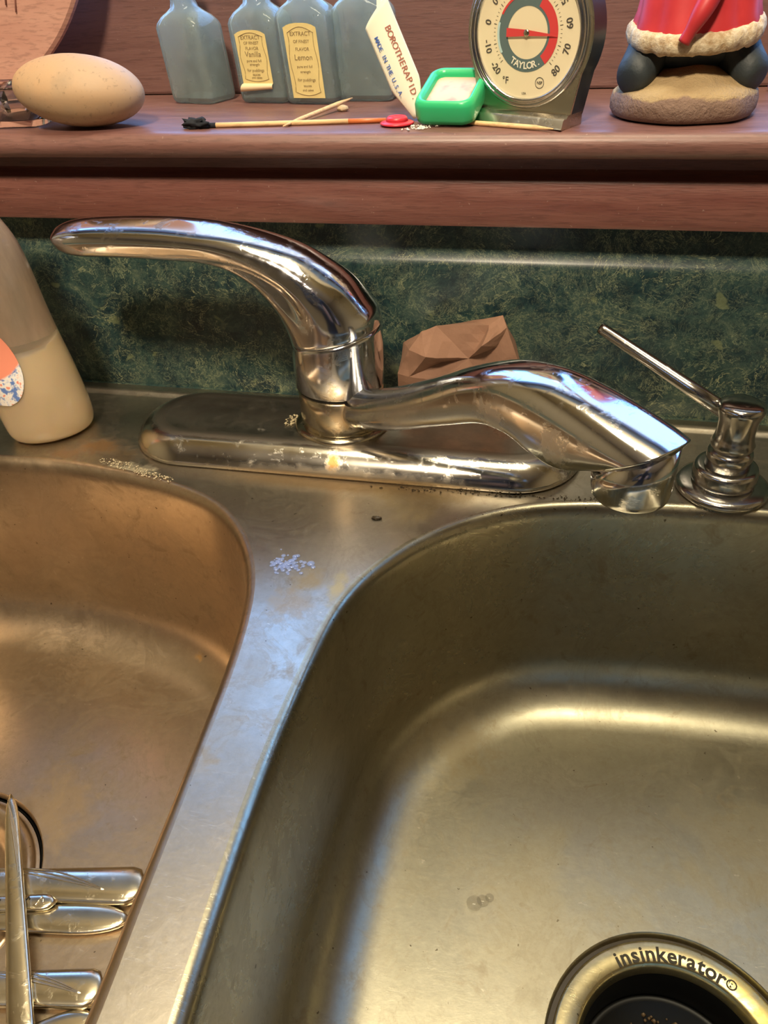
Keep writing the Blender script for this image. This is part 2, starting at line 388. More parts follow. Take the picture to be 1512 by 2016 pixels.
# varnished board standing at the back of the sill, window frame above it
struct(box('trim_1', (-.8, .105, .1632), (.8, .125, .222), MT['board'], bev=.002))
wf = struct(thing('window_1', None, None))
x0, x1, z0, z1 = WIN
for lo, hi in (((-.8, .13, .215), (.8, .19, z0)), ((-.8, .13, z1), (.8, .19, .72)), ((-.8, .13, z0), (x0, .19, z1)), ((x1, .13, z0), (.8, .19, z1))):
    box('window_frame', lo, hi, MT['board'], wf, .003)
box('window_mullion', (-.012, .14, z0), (.012, .18, z1), MT['board'], wf, .003)
box('window_pane', (x0, .158, z0), (x1, .162, z1), MT['pane'], wf)

# window stool with bullnose, cove and apron
def arc(cy, cz, r, a0, a1, n=8): return [(cy+r*cos(radians(a0+(a1-a0)*i/n)), cz+r*sin(radians(a0+(a1-a0)*i/n))) for i in range(n+1)]
prof = [(.105, .1632), (.105, .150), (-.012, .150), (-.020, .1502)]+arc(-.0245, .1567, .0064, 255, 95, 10)+[(-.020, .1632)]
st = extrude_x('trim_2', prof, -.8, .8, MT['sill_top']); autosmooth(st, 30); struct(st)
prof = [(.004, .150), (-.0065, .150), (-.0062, .1450), (-.0066, .1415), (-.0085, .1395), (-.0120, .1385), (-.0148, .1378), (-.0158, .1362), (-.0155, .116), (-.0145, .1138), (-.012, .1130), (.004, .1130)]
ap = extrude_x('trim_3', prof, -.8, .8, MT['sill']); autosmooth(ap, 35); struct(ap)
# green laminate backsplash, its top rolled back
prof = [(.004, -.03), (-.0035, -.03), (-.0035, .086), (-.0030, .0885), (-.0018, .0905), (.0, .0935), (.0015, .098), (.0022, .113), (.004, .113)]
bs = extrude_x('backsplash', prof, RX0, RX1, MT['marble']); autosmooth(bs, 60)
tag(bs, 'dark green marbled laminate backsplash running behind the faucet', 'backsplash')

# ------------------------------------------------------------ counter with the cut-out, base cabinet below
SX0, SX1, SY0, SY1 = -.50, .34, -.56, -.006
ct = []
cf_ = []
def cbox(lo, hi):
    k = len(ct)
    for z in (lo[2], hi[2]):
        for x, y in ((lo[0], lo[1]), (hi[0], lo[1]), (hi[0], hi[1]), (lo[0], hi[1])): ct.append(V((x, y, z)))
    cf_.extend([(k, k+3, k+2, k+1), (k+4, k+5, k+6, k+7), (k, k+1, k+5, k+4), (k+1, k+2, k+6, k+5), (k+2, k+3, k+7, k+6), (k+3, k, k+4, k+7)])
cbox((RX0, -.63, -.04), (SX0+.012, -.0035, -.002)); cbox((SX1-.012, -.63, -.04), (RX1, -.0035, -.002))
cbox((SX0+.012, -.63, -.04), (SX1-.012, SY0+.012, -.002)); cbox((SX0+.012, -.0105, -.04), (SX1-.012, -.0035, -.002))
tag(mesh('countertop', ct, cf_, MT['marble'], None, False), 'green marbled laminate countertop around the steel sink', 'countertop')
bc = thing('base_cabinet', 'brown wooden base cabinet under the sink counter', 'cabinet', (0, -.3, RZ0))
box('cabinet_front', (RX0, -.62+.3, .0), (RX1, -.60+.3, -.04-RZ0), MT['cabinet'], bc)
for k in range(4):
    dx = -1.1+k*.6
    d = box('door', (dx, -.64+.3, .08), (dx+.5, -.62+.3, .82), MT['cabinet'], bc, .003)
    box('door_handle', (dx+.23, -.66+.3, .74), (dx+.27, -.64+.3, .76), MT['chrome'], d, .002)

# ------------------------------------------------------------ the sink
RB = [(.117, -.0965), (.064, -.0985), (.012, -.1054), (-.019, -.1171), (-.0429, -.1342), (-.0607, -.1519), (-.0724, -.1697), (-.0800, -.1840), (-.0858, -.2043), (-.0883, -.2286), (-.0904, -.2697), (-.0905, -.3013), (-.0892, -.3345), (-.0866, -.3744),
      (-.082, -.415), (-.068, -.458), (-.038, -.490), (.0, -.504), (.06, -.509), (.13, -.509), (.19, -.505), (.238, -.490), (.275, -.458), (.294, -.41), (.300, -.35), (.302, -.29), (.300, -.23), (.290, -.175), (.264, -.132), (.225, -.106), (.17, -.097)]
LB = [(-.320, -.1078), (-.2757, -.1071), (-.2334, -.1120), (-.1979, -.1200), (-.1682, -.1330), (-.1455, -.1547), (-.1300, -.1808), (-.1219, -.2052), (-.1160, -.2421), (-.1125, -.2878), (-.1100, -.3242), (-.1085, -.3480), (-.1062, -.3782),
      (-.106, -.42), (-.118, -.460), (-.150, -.492), (-.195, -.505), (-.26, -.509), (-.33, -.509), (-.385, -.502), (-.428, -.480), (-.455, -.44), (-.465, -.38), (-.467, -.30), (-.463, -.23), (-.448, -.17), (-.418, -.130), (-.375, -.112)]
def outline(pts, N=176):
    p = crom([V((a, b, 0)) for a, b in pts], 8, True)
    # resample evenly
    L = [0]
    for i in range(len(p)): L.append(L[-1]+(p[(i+1) % len(p)]-p[i]).length)
    out = []; j = 0
    for k in range(N):
        s = L[-1]*k/N
        while L[j+1] < s: j += 1
        t = (s-L[j])/(L[j+1]-L[j]); out.append(p[j].lerp(p[(j+1) % len(p)], t))
    A = sum(out[i].x*out[(i+1) % N].y-out[(i+1) % N].x*out[i].y for i in range(N))
    if A < 0: out.reverse()
    for _ in range(3): out = [(out[i-1]+2*out[i]+out[(i+1) % N])/4 for i in range(N)]
    return out
def inset(out, d):
    N = len(out); r = []
    for i in range(N):
        t = (out[(i+1) % N]-out[i-1]).normalized(); r.append(out[i]+V((-t.y, t.x, 0))*d)
    return r
def bowl(name, pts, depth, dc, dr, mat, parent, fil=.032):
    out = outline(pts); rs = []
    prof = [(0, 0), (.0012, -.0001), (.0026, -.0007), (.0039, -.0018), (.0049, -.0034), (.0056, -.0056), (.0061, -.009), (.0085, -.05), (.0105, -(depth-fil))]
    w0 = .0105
    for k in range(1, 11):
        a = radians(90*k/10); prof.append((w0+fil*(1-cos(a)), -(depth-fil)-fil*sin(a)))
    for d, z in prof: rs.append([V((p.x, p.y, z)) for p in inset(out, d)])
    last = rs[-1]; N = len(last); zf = -depth
    angs = [atan2(p.y-dc[1], p.x-dc[0]) for p in last]
    for k in range(1, 9):
        f = k/9; f2 = f**.9
        rs.append([last[i].lerp(V((dc[0]+dr*cos(angs[i]), dc[1]+dr*sin(angs[i]), zf)), f2) + V((0, 0, -.0006*f)) for i in range(N)])
    rs.append([V((dc[0]+dr*cos(a), dc[1]+dr*sin(a), zf-.0006)) for a in angs])
    rs.append([V((dc[0]+(dr-.0006)*cos(a), dc[1]+(dr-.0006)*sin(a), zf-.0012)) for a in angs])
    rs.append([V((dc[0]+(dr-.0012)*cos(a), dc[1]+(dr-.0012)*sin(a), zf-.0045)) for a in angs])
    return mesh(name, *rings(rs, False, False), mat, parent, recalc=False), out
sink = thing('kitchen_sink', 'worn stainless steel double bowl kitchen sink set into the counter', 'sink')
DR, DL = (.079, -.308), (-.2815, -.305)
HR, HL = .136, .130
bR, oR = bowl('bowl', RB, HR, DR, .0550, MT['bowl_r'], sink)
bL, oL = bowl('bowl', LB, HL, DL, .0590, MT['bowl_l'], sink)
autosmooth(bR, 40); autosmooth(bL, 40)
bR['label'] = 'deep right bowl with olive gold floor'; bL['label'] = 'left bowl with brown toned floor and cutlery in it'
# deck with two holes, raised rim along its edge
def deck():
    bm = bmesh.new()
    def loop(pts): 
        vv = [bm.verts.new(p) for p in pts]; ee = [bm.edges.new((vv[i], vv[(i+1) % len(vv)])) for i in range(len(vv))]; return vv, ee
    def rrect(x0, x1, y0, y1, r, z, n=8):
        out = []
        for cx_, cy_, a0 in ((x1-r, y1-r, 0), (x0+r, y1-r, 90), (x0+r, y0+r, 180), (x1-r, y0+r, 270)):
            for k in range(n+1):
                a = radians(a0+90*k/n); out.append(V((cx_+r*cos(a), cy_+r*sin(a), z)))
        return out
    prof = [(.0200, 0), (.0185, .0003), (.0165, .0016), (.0145, .0024), (.0125, .0022), (.006, .0004), (.002, -.0008), (0, -.0019)]
    ls = [rrect(SX0+d, SX1-d, SY0+d, SY1-d, .045-d*.9, z) for d, z in prof]
    vls = [[bm.verts.new(p) for p in l] for l in ls]; n = len(ls[0])
    for i in range(len(vls)-1):
        for j in range(n): bm.faces.new((vls[i][j], vls[i][(j+1) % n], vls[i+1][(j+1) % n], vls[i+1][j]))
    ed = [bm.edges.get((vls[0][j], vls[0][(j+1) % n])) for j in range(n)]
    _, e1 = loop(oR); _, e2 = loop(oL)
    bmesh.ops.triangle_fill(bm, edges=ed+e1+e2, use_beauty=True, use_dissolve=False)
    bmesh.ops.recalc_face_normals(bm, faces=bm.faces[:])
    me = bpy.data.meshes.new('deck'); bm.to_mesh(me); bm.free()
    o = link('deck', me, MT['deck'], sink, True); return o
deck()

def drain(c, z, parent, disposal):
    n = 96
    R1 = .0535
    k_ = .967 if disposal else 1.0
    def L(name, prof, mat, par): return lathe(name, [(r*k_, q) for r, q in prof], (c[0], c[1], z), mat, par, n, False, False)
    if disposal:
        fl = L('drain_flange', [(.0534, -.0046), (.0534, -.0020), (.0529, -.0010), (.0520, -.0007), (.0490, -.0009), (.0440, -.0013), (.0428, -.0020), (.0416, -.0042), (.0410, -.0075)], MT['flange'], parent)
        L('shade_ring', [(.0568, -.0043), (.0530, -.0043)], MT['gap_shade'], fl)  # dark ring painted as the shade in the recess round the flange
        L('throat', [(.0410, -.0073), (.0404, -.012), (.0400, -.045)], MT['black'], fl)
        gd = L('splash_guard', [(.0400, -.027), (.0385, -.026), (.0370, -.0275), (.030, -.034), (.018, -.039), (.006, -.042), (.0001, -.043)], MT['black'], fl)
        its = []
        rr = .0451
        word = 'insinkerator'; a0, a1 = 122.5, 59.5
        wd = dict(i=.55, n=1.05, s=.9, k=1.0, e=1.05, r=.75, a=1.05, t=.75, o=1.1)
        tot = sum(wd[ch] for ch in word); acc = 0
        for ch in word:
            a = a0+(a1-a0)*(acc+wd[ch]/2)/tot; acc += wd[ch]; ar = radians(a)
            its.append((ch, .0092, .00022, ar, rr))
        its.append(('®', .0060, .00012, radians(56), .0451))
        items = []
        for ch, sz, bold, ar, r_ in its:
            # seat every letter on the same baseline circle
            me = text_mesh('x'+ch, sz); bpy.data.meshes.remove(me)
            mx = Matrix.Translation((c[0]+r_*cos(ar), c[1]+r_*sin(ar), z-.00085))@Matrix.Rotation(ar-pi/2, 4, 'Z')
            items.append((ch, sz, bold, mx))
        texts('lettering', items, plain('stamped_letter_dirt', (.05, .04, .02), .6), fl)
        # food residue ring on the rubber
        rnd = random.Random(4); vs_, fs = [], []
        for k in range(150):
            a = rnd.uniform(0, 2*pi); r_ = rnd.gauss(.030, .0016); s = rnd.uniform(.0005, .0016)
            p = V((c[0]+r_*cos(a), c[1]+r_*sin(a), z-.0325-(.030-r_)*.6)); b = len(vs_)
            for q in ((1, 0, 0), (0, 1, 0), (-1, 0, 0), (0, -1, 0), (0, 0, 1), (0, 0, -1)): vs_.append(p+V(q)*s*rnd.uniform(.6, 1.3))
            for q in ((0, 1, 4), (1, 2, 4), (2, 3, 4), (3, 0, 4), (1, 0, 5), (2, 1, 5), (3, 2, 5), (0, 3, 5)): fs.append(tuple(b+x for x in q))
        r_ = mesh('food_residue', vs_, fs, plain('food_residue', (.16, .10, .05), .5), fl); r_['kind'] = 'stuff'
    else:
        fl = L('drain_flange', [(.0560, -.0046), (.0545, -.0046), (.0537, -.0040), (.0530, -.0012), (.0500, -.0010), (.0450, -.0022), (.0420, -.008), (.038, -.013), (.0001, -.014)], MT['bowl_l'], parent)
        lathe('strainer_knob', [(.0001, 0), (.006, 0), (.0055, .006), (.003, .008), (.0001, .008)], (c[0], c[1], z-.0135), MT['chrome'], fl, 24)
    # pipe below
    L('drain_pipe', [(.0565, -.0048), (.0575, -.006), (.0420, -.041), (.0410, -.10), (.0001, -.10)], MT['black'], parent)
drain(DR, -HR, sink, True)
drain(DL, -HL, sink, False)

# ------------------------------------------------------------ faucet
FX, FY = -.1145, -.064
faucet = thing('faucet', 'chrome single lever kitchen faucet on long oval deck plate behind the bowls', 'faucet', (FX, FY, 0))
Fo = V((-FX, -FY, 0))     # parts are written in room coordinates
def fz(o): o.location = Fo; return o
# deck plate: stadium with domed edge
def plate():
    cx_, cy_, hl, hw = -.1105, -.0655, .1335, .0385
    prof = [(0, .0004), (-.0006, .002), (0, .004), (.0022, .0078), (.0055, .0112), (.0095, .0136), (.0140, .0149), (.0170, .0148), (.019, .0144)]
    rs = []
    for d, z in prof:
        r = hw-d; rg = []
        for sx, a0 in ((1, -90), (-1, 90)):
            for k in range(25):
                a = radians(a0+180*k/24)
                rg.append(V((cx_+sx*(hl-hw)+r*cos(a), cy_+r*sin(a), z)))
        rs.append(rg)
    c = V((cx_, cy_, .0143))
    rs.append([c+(p-c)*.55 for p in rs[-1]]); 
    for p in rs[-1]: p.z = .0143
    return fz(mesh('deck_plate', *rings(rs), MT['chrome_plate'], faucet))
plate()
fz(lathe('base_ring', [(.0200, .013), (.0275, .0135), (.0284, .0150), (.0275, .0165), (.0250, .0172), (.02, .0172)], (FX, FY, 0), MT['brassy'], faucet))
fz(lathe('swivel_sleeve', [(.019, .016), (.0236, .0165), (.0241, .018), (.0243, .030), (.0245, .0375), (.0239, .0382), (.019, .0385)], (FX, FY, 0), MT['brassy'], faucet))
fz(lathe('rubber_gasket', [(.019, .0375), (.0234, .0378), (.0234, .0402), (.019, .0404)], (FX, FY, 0), MT['black'], faucet))
def body():
    rs = []
    for r, z, k_ in ((.0190, .0400, 0), (.0244, .0402, 0), (.0253, .0412, 0), (.0255, .055, 0), (.0254, .0690, .17), (.0250, .0706, .20), (.0235, .0708, .20)):
        rs.append([V((FX+r*cos(2*pi*k/64), FY+r*sin(2*pi*k/64), z+k_*r*cos(2*pi*k/64))) for k in range(64)])
    return fz(mesh('body', *rings(rs), MT['chrome_handle'], faucet))
body()
# handle: cap that sweeps into a lever pointing left
def handle():
    pr = [((-.0897, .0760), (-.1393, .0662), .0247, .0), ((-.0890, .0775), (-.1400, .0672), .0252, .0), ((-.0900, .0835), (-.1420, .0745), .0250, .15), ((-.0940, .0890), (-.1465, .0845), .0242, .5), ((-.1035, .1000), (-.1530, .0925), .0226, 1.0),
          ((-.1165, .1090), (-.1595, .0985), .0205, 1.0), ((-.1310, .1165), (-.1680, .1035), .0182, .8), ((-.1500, .1218), (-.1770, .1068), .0158, .4), ((-.1720, .1252), (-.1890, .1090), .0138, .1),
          ((-.1960, .1265), (-.2040, .1102), .0126, 0), ((-.2200, .1266), (-.2230, .1106), .0118, 0), ((-.2420, .1258), (-.2425, .1104), .0112, 0), ((-.2560, .1247), (-.2555, .1102), .0106, 0),
          ((-.2655, .1230), (-.2640, .1108), .0092, 0), ((-.2720, .1205), (-.2705, .1124), .0064, 0), ((-.2745, .1175), (-.2742, .1150), .0020, 0)]
    tops = crom([V((a[0], 0, a[1])) for a, b, w_, f in pr], 5); bots = crom([V((b[0], 0, b[1])) for a, b, w_, f in pr], 5)
    ws = crom([V((w_, f, 0)) for a, b, w_, f in pr], 5); rs = []; n = 64
    for a, b, w_ in zip(tops, bots, ws):
        c = (a+b)/2; h = (a-b)/2; rg = []; fl = max(w_.y, 0); arm = min(1, max(0, (-.135-c.x)/.05))
        for k in range(n):
            t = 2*pi*k/n; m = 1.0
            # fluted flank: a valley between the upper arm and the lower skirt, both sides
            for s in (1, -1):
                q = atan2(sin(t-radians(90+s*112)), cos(t-radians(90+s*112)))
                m -= .24*fl*exp(-(q/.26)**2)
                q = atan2(sin(t-radians(90+s*60)), cos(t-radians(90+s*60)))
                m += .05*fl*exp(-(q/.22)**2)
            ex = 1-.38*arm; s_ = (1 if sin(t) > 0 else -1)*abs(sin(t))**ex; c_ = (1 if cos(t) > 0 else -1)*abs(cos(t))**ex
            ph_ = -.38*arm; hl = h.length; yy_ = w_.x*c_*m; vv_ = hl*s_*m
            y2 = yy_*cos(ph_)+vv_*sin(ph_); v2 = (-yy_*sin(ph_)+vv_*cos(ph_))/max(hl, 1e-5)
            rg.append(V((c.x+h.x*v2, FY+y2, c.z+h.z*v2)))
        rs.append(rg)
    # yaw the lever slightly toward the room
    out = []
    for rg in rs:
        out.append([V((p.x, p.y+.02*max(0, (FX-.03-p.x)), p.z)) for p in rg])
    return fz(mesh('lever_handle', *rings(out), MT['chrome_handle'], faucet))
handle()
# spout
SU = V((cos(radians(40.2)), -sin(radians(40.2)), 0)); SN = V((sin(radians(40.2)), cos(radians(40.2)), 0)); SA = V((-.1165, -.064, 0))
def spout():
    pr = [((.002, .0400), (.006, .0145), .0122), ((.028, .0460), (.033, .0235), .0122), ((.056, .0580), (.064, .0370), .0120), ((.085, .0740), (.0955, .0530), .0120), ((.110, .0885), (.1235, .0665), .0128), ((.132, .0980), (.1440, .0700), .0144),
          ((.154, .1022), (.157, .0675), .0158), ((.174, .1015), (.1660, .0668), .0164), ((.192, .0990), (.1725, .0682), .0166), ((.206, .0962), (.1775, .0710), .0163), ((.2145, .0938), (.1815, .0742), .0158)]
    n = 56; rs = []
    def P(s, z, lat): return SA+SU*s+V((0, 0, z))+SN*lat
    tp_ = crom([V((a[0], a[1], w_)) for a, b, w_ in pr], 5); bt_ = crom([V((b[0], b[1], w_)) for a, b, w_ in pr], 5)
    tp_.append((tp_[-1]*.995+bt_[-1]*.005)); bt_.append(bt_[-1]*1.0); 
    for q, (a, b) in enumerate(zip(tp_, bt_)):
        c = (a+b)/2; h = (a-b)/2
        ex = 1-.30*min(1, max(0, (q-12)/14)); sg = lambda v: (1 if v > 0 else -1)*abs(v)**ex
        rs.append([P(c.x+h.x*sg(sin(2*pi*k/n)), c.y+h.y*sg(sin(2*pi*k/n)), a.z*sg(cos(2*pi*k/n))) for k in range(n)])
    c = V(((.2145+.1815)/2+.0006, (.0938+.0742)/2-.0008, 0))
    rs.append([P(c.x+.0158*sin(2*pi*k/n), c.y+.0092*sin(2*pi*k/n), .0150*cos(2*pi*k/n)) for k in range(n)])
    o = fz(mesh('spout', *rings(rs), MT['chrome_spout'], faucet))
    # nozzle: upright barrel cut on the slant at its top
    cs = .1985; rr = .0152; rs = []
    for z, r_ in ((.0900, rr), (.0760, rr*.99), (.0700, rr*.975), (.0678, rr*.95), (.0668, rr*.90), (.0666, rr*.82), (.0700, rr*.80)):
        rg = []
        for k in range(n):
            a = 2*pi*k/n; x = r_*cos(a); zz = z
            if z == .0900: zz = .0836+x*.585
            if z == .0760: zz = .0750+x*.25
            rg.append(P(cs+x, zz, r_*sin(a)))
        rs.append(rg)
    nz = fz(mesh('nozzle', *rings(rs, True, True), MT['chrome'], faucet))
    e = mesh('aerator', [P(cs+.0120*cos(2*pi*k/24), .0695, .0120*sin(2*pi*k/24)) for k in range(24)]+[P(cs, .0695, 0)], [(k, (k+1) % 24, 24) for k in range(24)], MT['black'], nz)
    # dirt in the seam
    pts = []
    for k in range(-14, 15):
        a = radians(180+k*12.8*.5+ -20) ; x = rr*cos(a)*1.005
        pts.append(P(cs+x, .0834+x*.585, rr*sin(a)*1.015))
    tube('seam_grime', pts, [.0002+.0005*abs(sin(i*1.7)) for i in range(len(pts))], MT['black'], nz, 8)
spout()

# ------------------------------------------------------------ built-in soap dispenser
dsp = thing('soap_pump', 'dull chrome built in soap pump with long thin spout, right of the faucet', 'soap dispenser', (.096, -.0815, 0))
DM = MT['dispenser']
lathe('base_flange', [(.0225, 0), (.0232, .0008), (.0236, .0022), (.0230, .0038), (.0212, .0046), (.018, .0052), (.014, .0056)], (0, 0, 0), DM, dsp)
lathe('collar', [(.014, .0054), (.0158, .0056), (.0162, .0075), (.0161, .0130), (.0153, .0148), (.0135, .0152), (.010, .0152)], (0, 0, 0), DM, dsp)
lathe('stem', [(.010, .0150), (.0112, .0153), (.0113, .0225), (.0108, .0240), (.0095, .0248), (.008, .026)], (0, 0, 0), DM, dsp)
hd = lathe('pump_head', [(.0086, .0245), (.0103, .0262), (.0108, .0285), (.0098, .0310), (.0092, .0350), (.0096, .0420), (.0108, .0460), (.0113, .0478), (.0110, .0500), (.0095, .0510), (.006, .0516), (.0001, .0517)], (0, 0, 0), DM, dsp)
tp = V((.0258, -.044, .0710))-V((.096, -.0815, 0)); a0 = V((-.006, .003, .0440))
sp = tube('pump_spout', [a0.lerp(tp, t) for t in (0, .3, .6, .97, 1.0)], [.0042, .0038, .0034, .0031, .0029], DM, dsp, 20)
tube('spout_hole', [a0.lerp(tp, .999), a0.lerp(tp, 1.002)], .0021, MT['black'], sp, 16)

# ------------------------------------------------------------ clear bottle of milky soap
def soap_bottle():
    t = thing('soap_bottle', 'clear plastic bottle half full of milky cream soap, left of the faucet', 'bottle', (-.303, -.075, .0004))
    e = V((.78, .62, 0)); f = V((-.62, .78, 0)); n = 56
    sec = [(0, .0215, .0150, 0), (.0012, .0240, .0185, 0), (.005, .0258, .0215, .0), (.012, .0266, .0228, -.0003), (.025, .0268, .0225, -.0015), (.045, .0278, .0215, -.0050), (.06, .0282, .0205, -.0078), (.078, .0280, .0195, -.0100), (.10, .0268, .0188, -.0110),
           (.116, .0252, .0180, -.0120), (.128, .0220, .0165, -.0135), (.137, .0170, .0140, -.0150), (.143, .0120, .0115, -.0160), (.146, .0105, .0105, -.0162), (.158, .0105, .0105, -.0162)]
    def ring(z, a, b, off, s=0.0):
        rg = []
        for k in range(n):
            q = 2*pi*k/n; x = (a-s)*cos(q); y = (b-s)*sin(q)
            # finger waist on the front
            y *= 1-.10*exp(-((z-.062)/.02)**2)*max(0, -sin(q))
            rg.append(e*(x+off)+f*y+V((0, 0, z)))
        return rg
    def sub(sc): 
        P = crom([V((z, a, b)) for z, a, b, o in sc], 4); O = crom([V((o, 0, 0)) for z, a, b, o in sc], 4); return [(p.x, p.y, p.z, q.x) for p, q in zip(P, O)]
    tt = NT('milky_plastic'); tt.set(Base_Color=(.86, .76, .64), Roughness=.10, Transmission_Weight=.85, IOR=1.35, Specular_IOR_Level=.6)
    shell = mesh('bottle_shell', *rings([ring(*q) for q in sub(sec)], True, False), tt.m, t)
    liq = NT('cream_soap'); liq.set(Base_Color=(.90, .78, .54), Roughness=.35, Subsurface_Weight=.5, Subsurface_Radius=(.01, .008, .004), Subsurface_Scale=.6)
    ls = [q for q in sub(sec) if q[0] <= .064]
    rs = [ring(max(z, .001), a, b, o, .0008) for z, a, b, o in ls]
    top = []
    for k, p in enumerate(rs[-1]): top.append(V((p.x, p.y, p.z+.006*sin(2*pi*k/n*1+.8))))
    rs.append(top)
    mesh('cream_soap', *rings(rs), liq.m, t)
    # empty inner wall film above the soap
    film = NT('soap_film'); film.set(Base_Color=(.55, .40, .29), Roughness=.3, Alpha=.62, Transmission_Weight=.2)
    film.l(film.mrange(film.noise(60, 4, .6, (1, 1, .25)), .35, .62, .45, .9), film.b.inputs['Alpha'])
    mesh('soap_film', *rings([ring(z, a, b, o, .0009) for z, a, b, o in sub(sec) if .062 <= z <= .14], False, False), film.m, t)
    lathe('cap', [(.0001, .150), (.0125, .150), (.013, .152), (.013, .168), (.012, .170), (.0001, .170)], (e.x*-.0162, e.y*-.0162, 0), plain('white_cap', (.8, .8, .78), .4), t)
    # printed oval sticker on the front
    lab = NT('sticker_print')
    gn = lab.noise(260, 4, .6); base = lab.ramp(gn, [(.42, (.12, .22, .55)), (.5, (.80, .80, .82)), (.60, (.88, .84, .80)), (.66, (.80, .30, .22))])
    disc = lab.spot((-.010, -.026, .070), .0245, .05, .02, 200)
    c = lab.mix(disc, base, (.86, .30, .20)); bar = lab.spot((-.006, -.027, .0600), .004, .1, .03, 200, (.5, 1, 1.6)); c = lab.mix(bar, c, (.80, .72, .68))
    bar = lab.spot((-.003, -.027, .071), .0022, .1, .3, 300); c = lab.mix(bar, c, (.35, .12, .45))
    lab.set(Base_Color=c, Roughness=.35)
    rs = []
    S = sub(sec)
    for j in range(22):
        z = .030+.056*j/21; i = max(k for k in range(len(S)) if S[k][0] <= z); q = S[i]; q2 = S[min(i+1, len(S)-1)]; u = (z-q[0])/max(q2[0]-q[0], 1e-6)
        a, b, o = (q[1]+(q2[1]-q[1])*u+.0005, q[2]+(q2[2]-q[2])*u+.0005, q[3]+(q2[3]-q[3])*u)
        w_ = sqrt(max(0, 1-((z-.058)/.0285)**2)); row = []
        for k in range(19):
            ang = radians(-134+(k-9)*5.0*w_); x = a*cos(ang); y = b*sin(ang); y *= 1-.10*exp(-((z-.062)/.02)**2)*max(0, -sin(ang))
            row.append(e*(x+o)+f*y+V((0, 0, z)))
        rs.append(row)
    mesh('sticker', *rings(rs, False, False, False), lab.m, t)
soap_bottle()

# ------------------------------------------------------------ crumpled brown napkin behind the spout
def napkin():
    A = dict(a=(-.0865, -.0375, .034), b=(-.0800, -.038, .050), c=(-.0725, -.034, .0600), d=(-.0640, -.034, .0640), e=(-.0345, -.032, .0650), f=(-.0268, -.030, .0695), g=(-.0240, -.033, .0640), h=(-.0150, -.036, .0420),
             v=(-.0445, -.0365, .0455), i=(-.0680, -.0455, .0500), k=(-.0365, -.0470, .0580), q=(-.0285, -.0360, .0540),
             m=(-.087, -.0330, .0165), n=(-.078, -.0345, .0165), o=(-.060, -.0350, .0160), p=(-.034, -.0350, .0160), r=(-.018, -.0330, .0160), n2=(-.079, -.0400, .0340), o2=(-.060, -.0410, .0330), p2=(-.034, -.0410, .0330), s=(-.0600, -.0350, .0420),
             B1=(-.084, -.020, .0015), B2=(-.06, -.014, .002), B3=(-.018, -.018, .002), T1=(-.086, -.018, .045), T2=(-.05, -.014, .058), T3=(-.020, -.018, .050))
    F = [('a', 'b', 'n2'), ('a', 'n2', 'm'), ('m', 'n2', 'n'), ('b', 'c', 'i'), ('b', 'i', 'n2'), ('c', 'd', 'i'), ('d', 'e', 'v'), ('d', 'v', 'i'), ('e', 'k', 'v'), ('e', 'f', 'k'), ('f', 'g', 'k'), ('k', 'g', 'q'), ('k', 'q', 'v'), ('g', 'h', 'q'), ('i', 'v', 's'), ('i', 's', 'n2'), ('s', 'o2', 'n2'), ('v', 'o2', 's'), ('v', 'p2', 'o2'), ('q', 'p2', 'v'), ('q', 'h', 'p2'), ('n2', 'o2', 'o'), ('n2', 'o', 'n'), ('o2', 'p2', 'p'), ('o2', 'p', 'o'), ('p2', 'h', 'r'), ('p2', 'r', 'p'),
         ('b', 'a', 'T1'), ('c', 'b', 'T1'), ('d', 'c', 'T1'), ('d', 'T1', 'T2'), ('e', 'd', 'T2'), ('f', 'e', 'T2'), ('g', 'f', 'T3'), ('f', 'T2', 'T3'), ('h', 'g', 'T3'), ('a', 'm', 'B1'), ('a', 'B1', 'T1'), ('T1', 'B1', 'B2'), ('T1', 'B2', 'T2'), ('T2', 'B2', 'B3'), ('T2', 'B3', 'T3'), ('h', 'T3', 'B3'), ('h', 'B3', 'r')]
    ks = list(A); o = V((-.055, -.035, 0))
    bm = bmesh.new(); vv = {k: bm.verts.new(V(A[k])-o) for k in ks}
    for t in F: bm.faces.new([vv[k] for k in t])
    bmesh.ops.subdivide_edges(bm, edges=bm.edges[:], cuts=3, use_grid_fill=True)
    for v in bm.verts:
        nz = noise.noise_vector(v.co*70)*.0011+noise.noise_vector(v.co*220)*.0004; v.co += nz; v.co.z = max(v.co.z, .0012)
    bmesh.ops.recalc_face_normals(bm, faces=bm.faces[:])
    me = bpy.data.meshes.new('napkin'); bm.to_mesh(me); bm.free()
    t = NT('brown_kraft_paper'); g = t.noise(300, 4, .6); t.set(Base_Color=t.mix(t.mrange(t.noise(40, 4), .3, .7, 0, 1), (.20, .105, .068), (.27, .145, .092)), Roughness=.8); t.bump(t.math('ADD', g, t.noise(70, 3, .5, (1, 1, 1), 1.0)), .35, .0006)
    ob = link('crumpled_napkin', me, t.m, None, False); ob.location = o
    so = ob.modifiers.new('s', 'SOLIDIFY'); so.thickness = .0004
    return tag(ob, 'crumpled brown paper napkin wedged between the faucet and the green backsplash', 'napkin')
napkin()

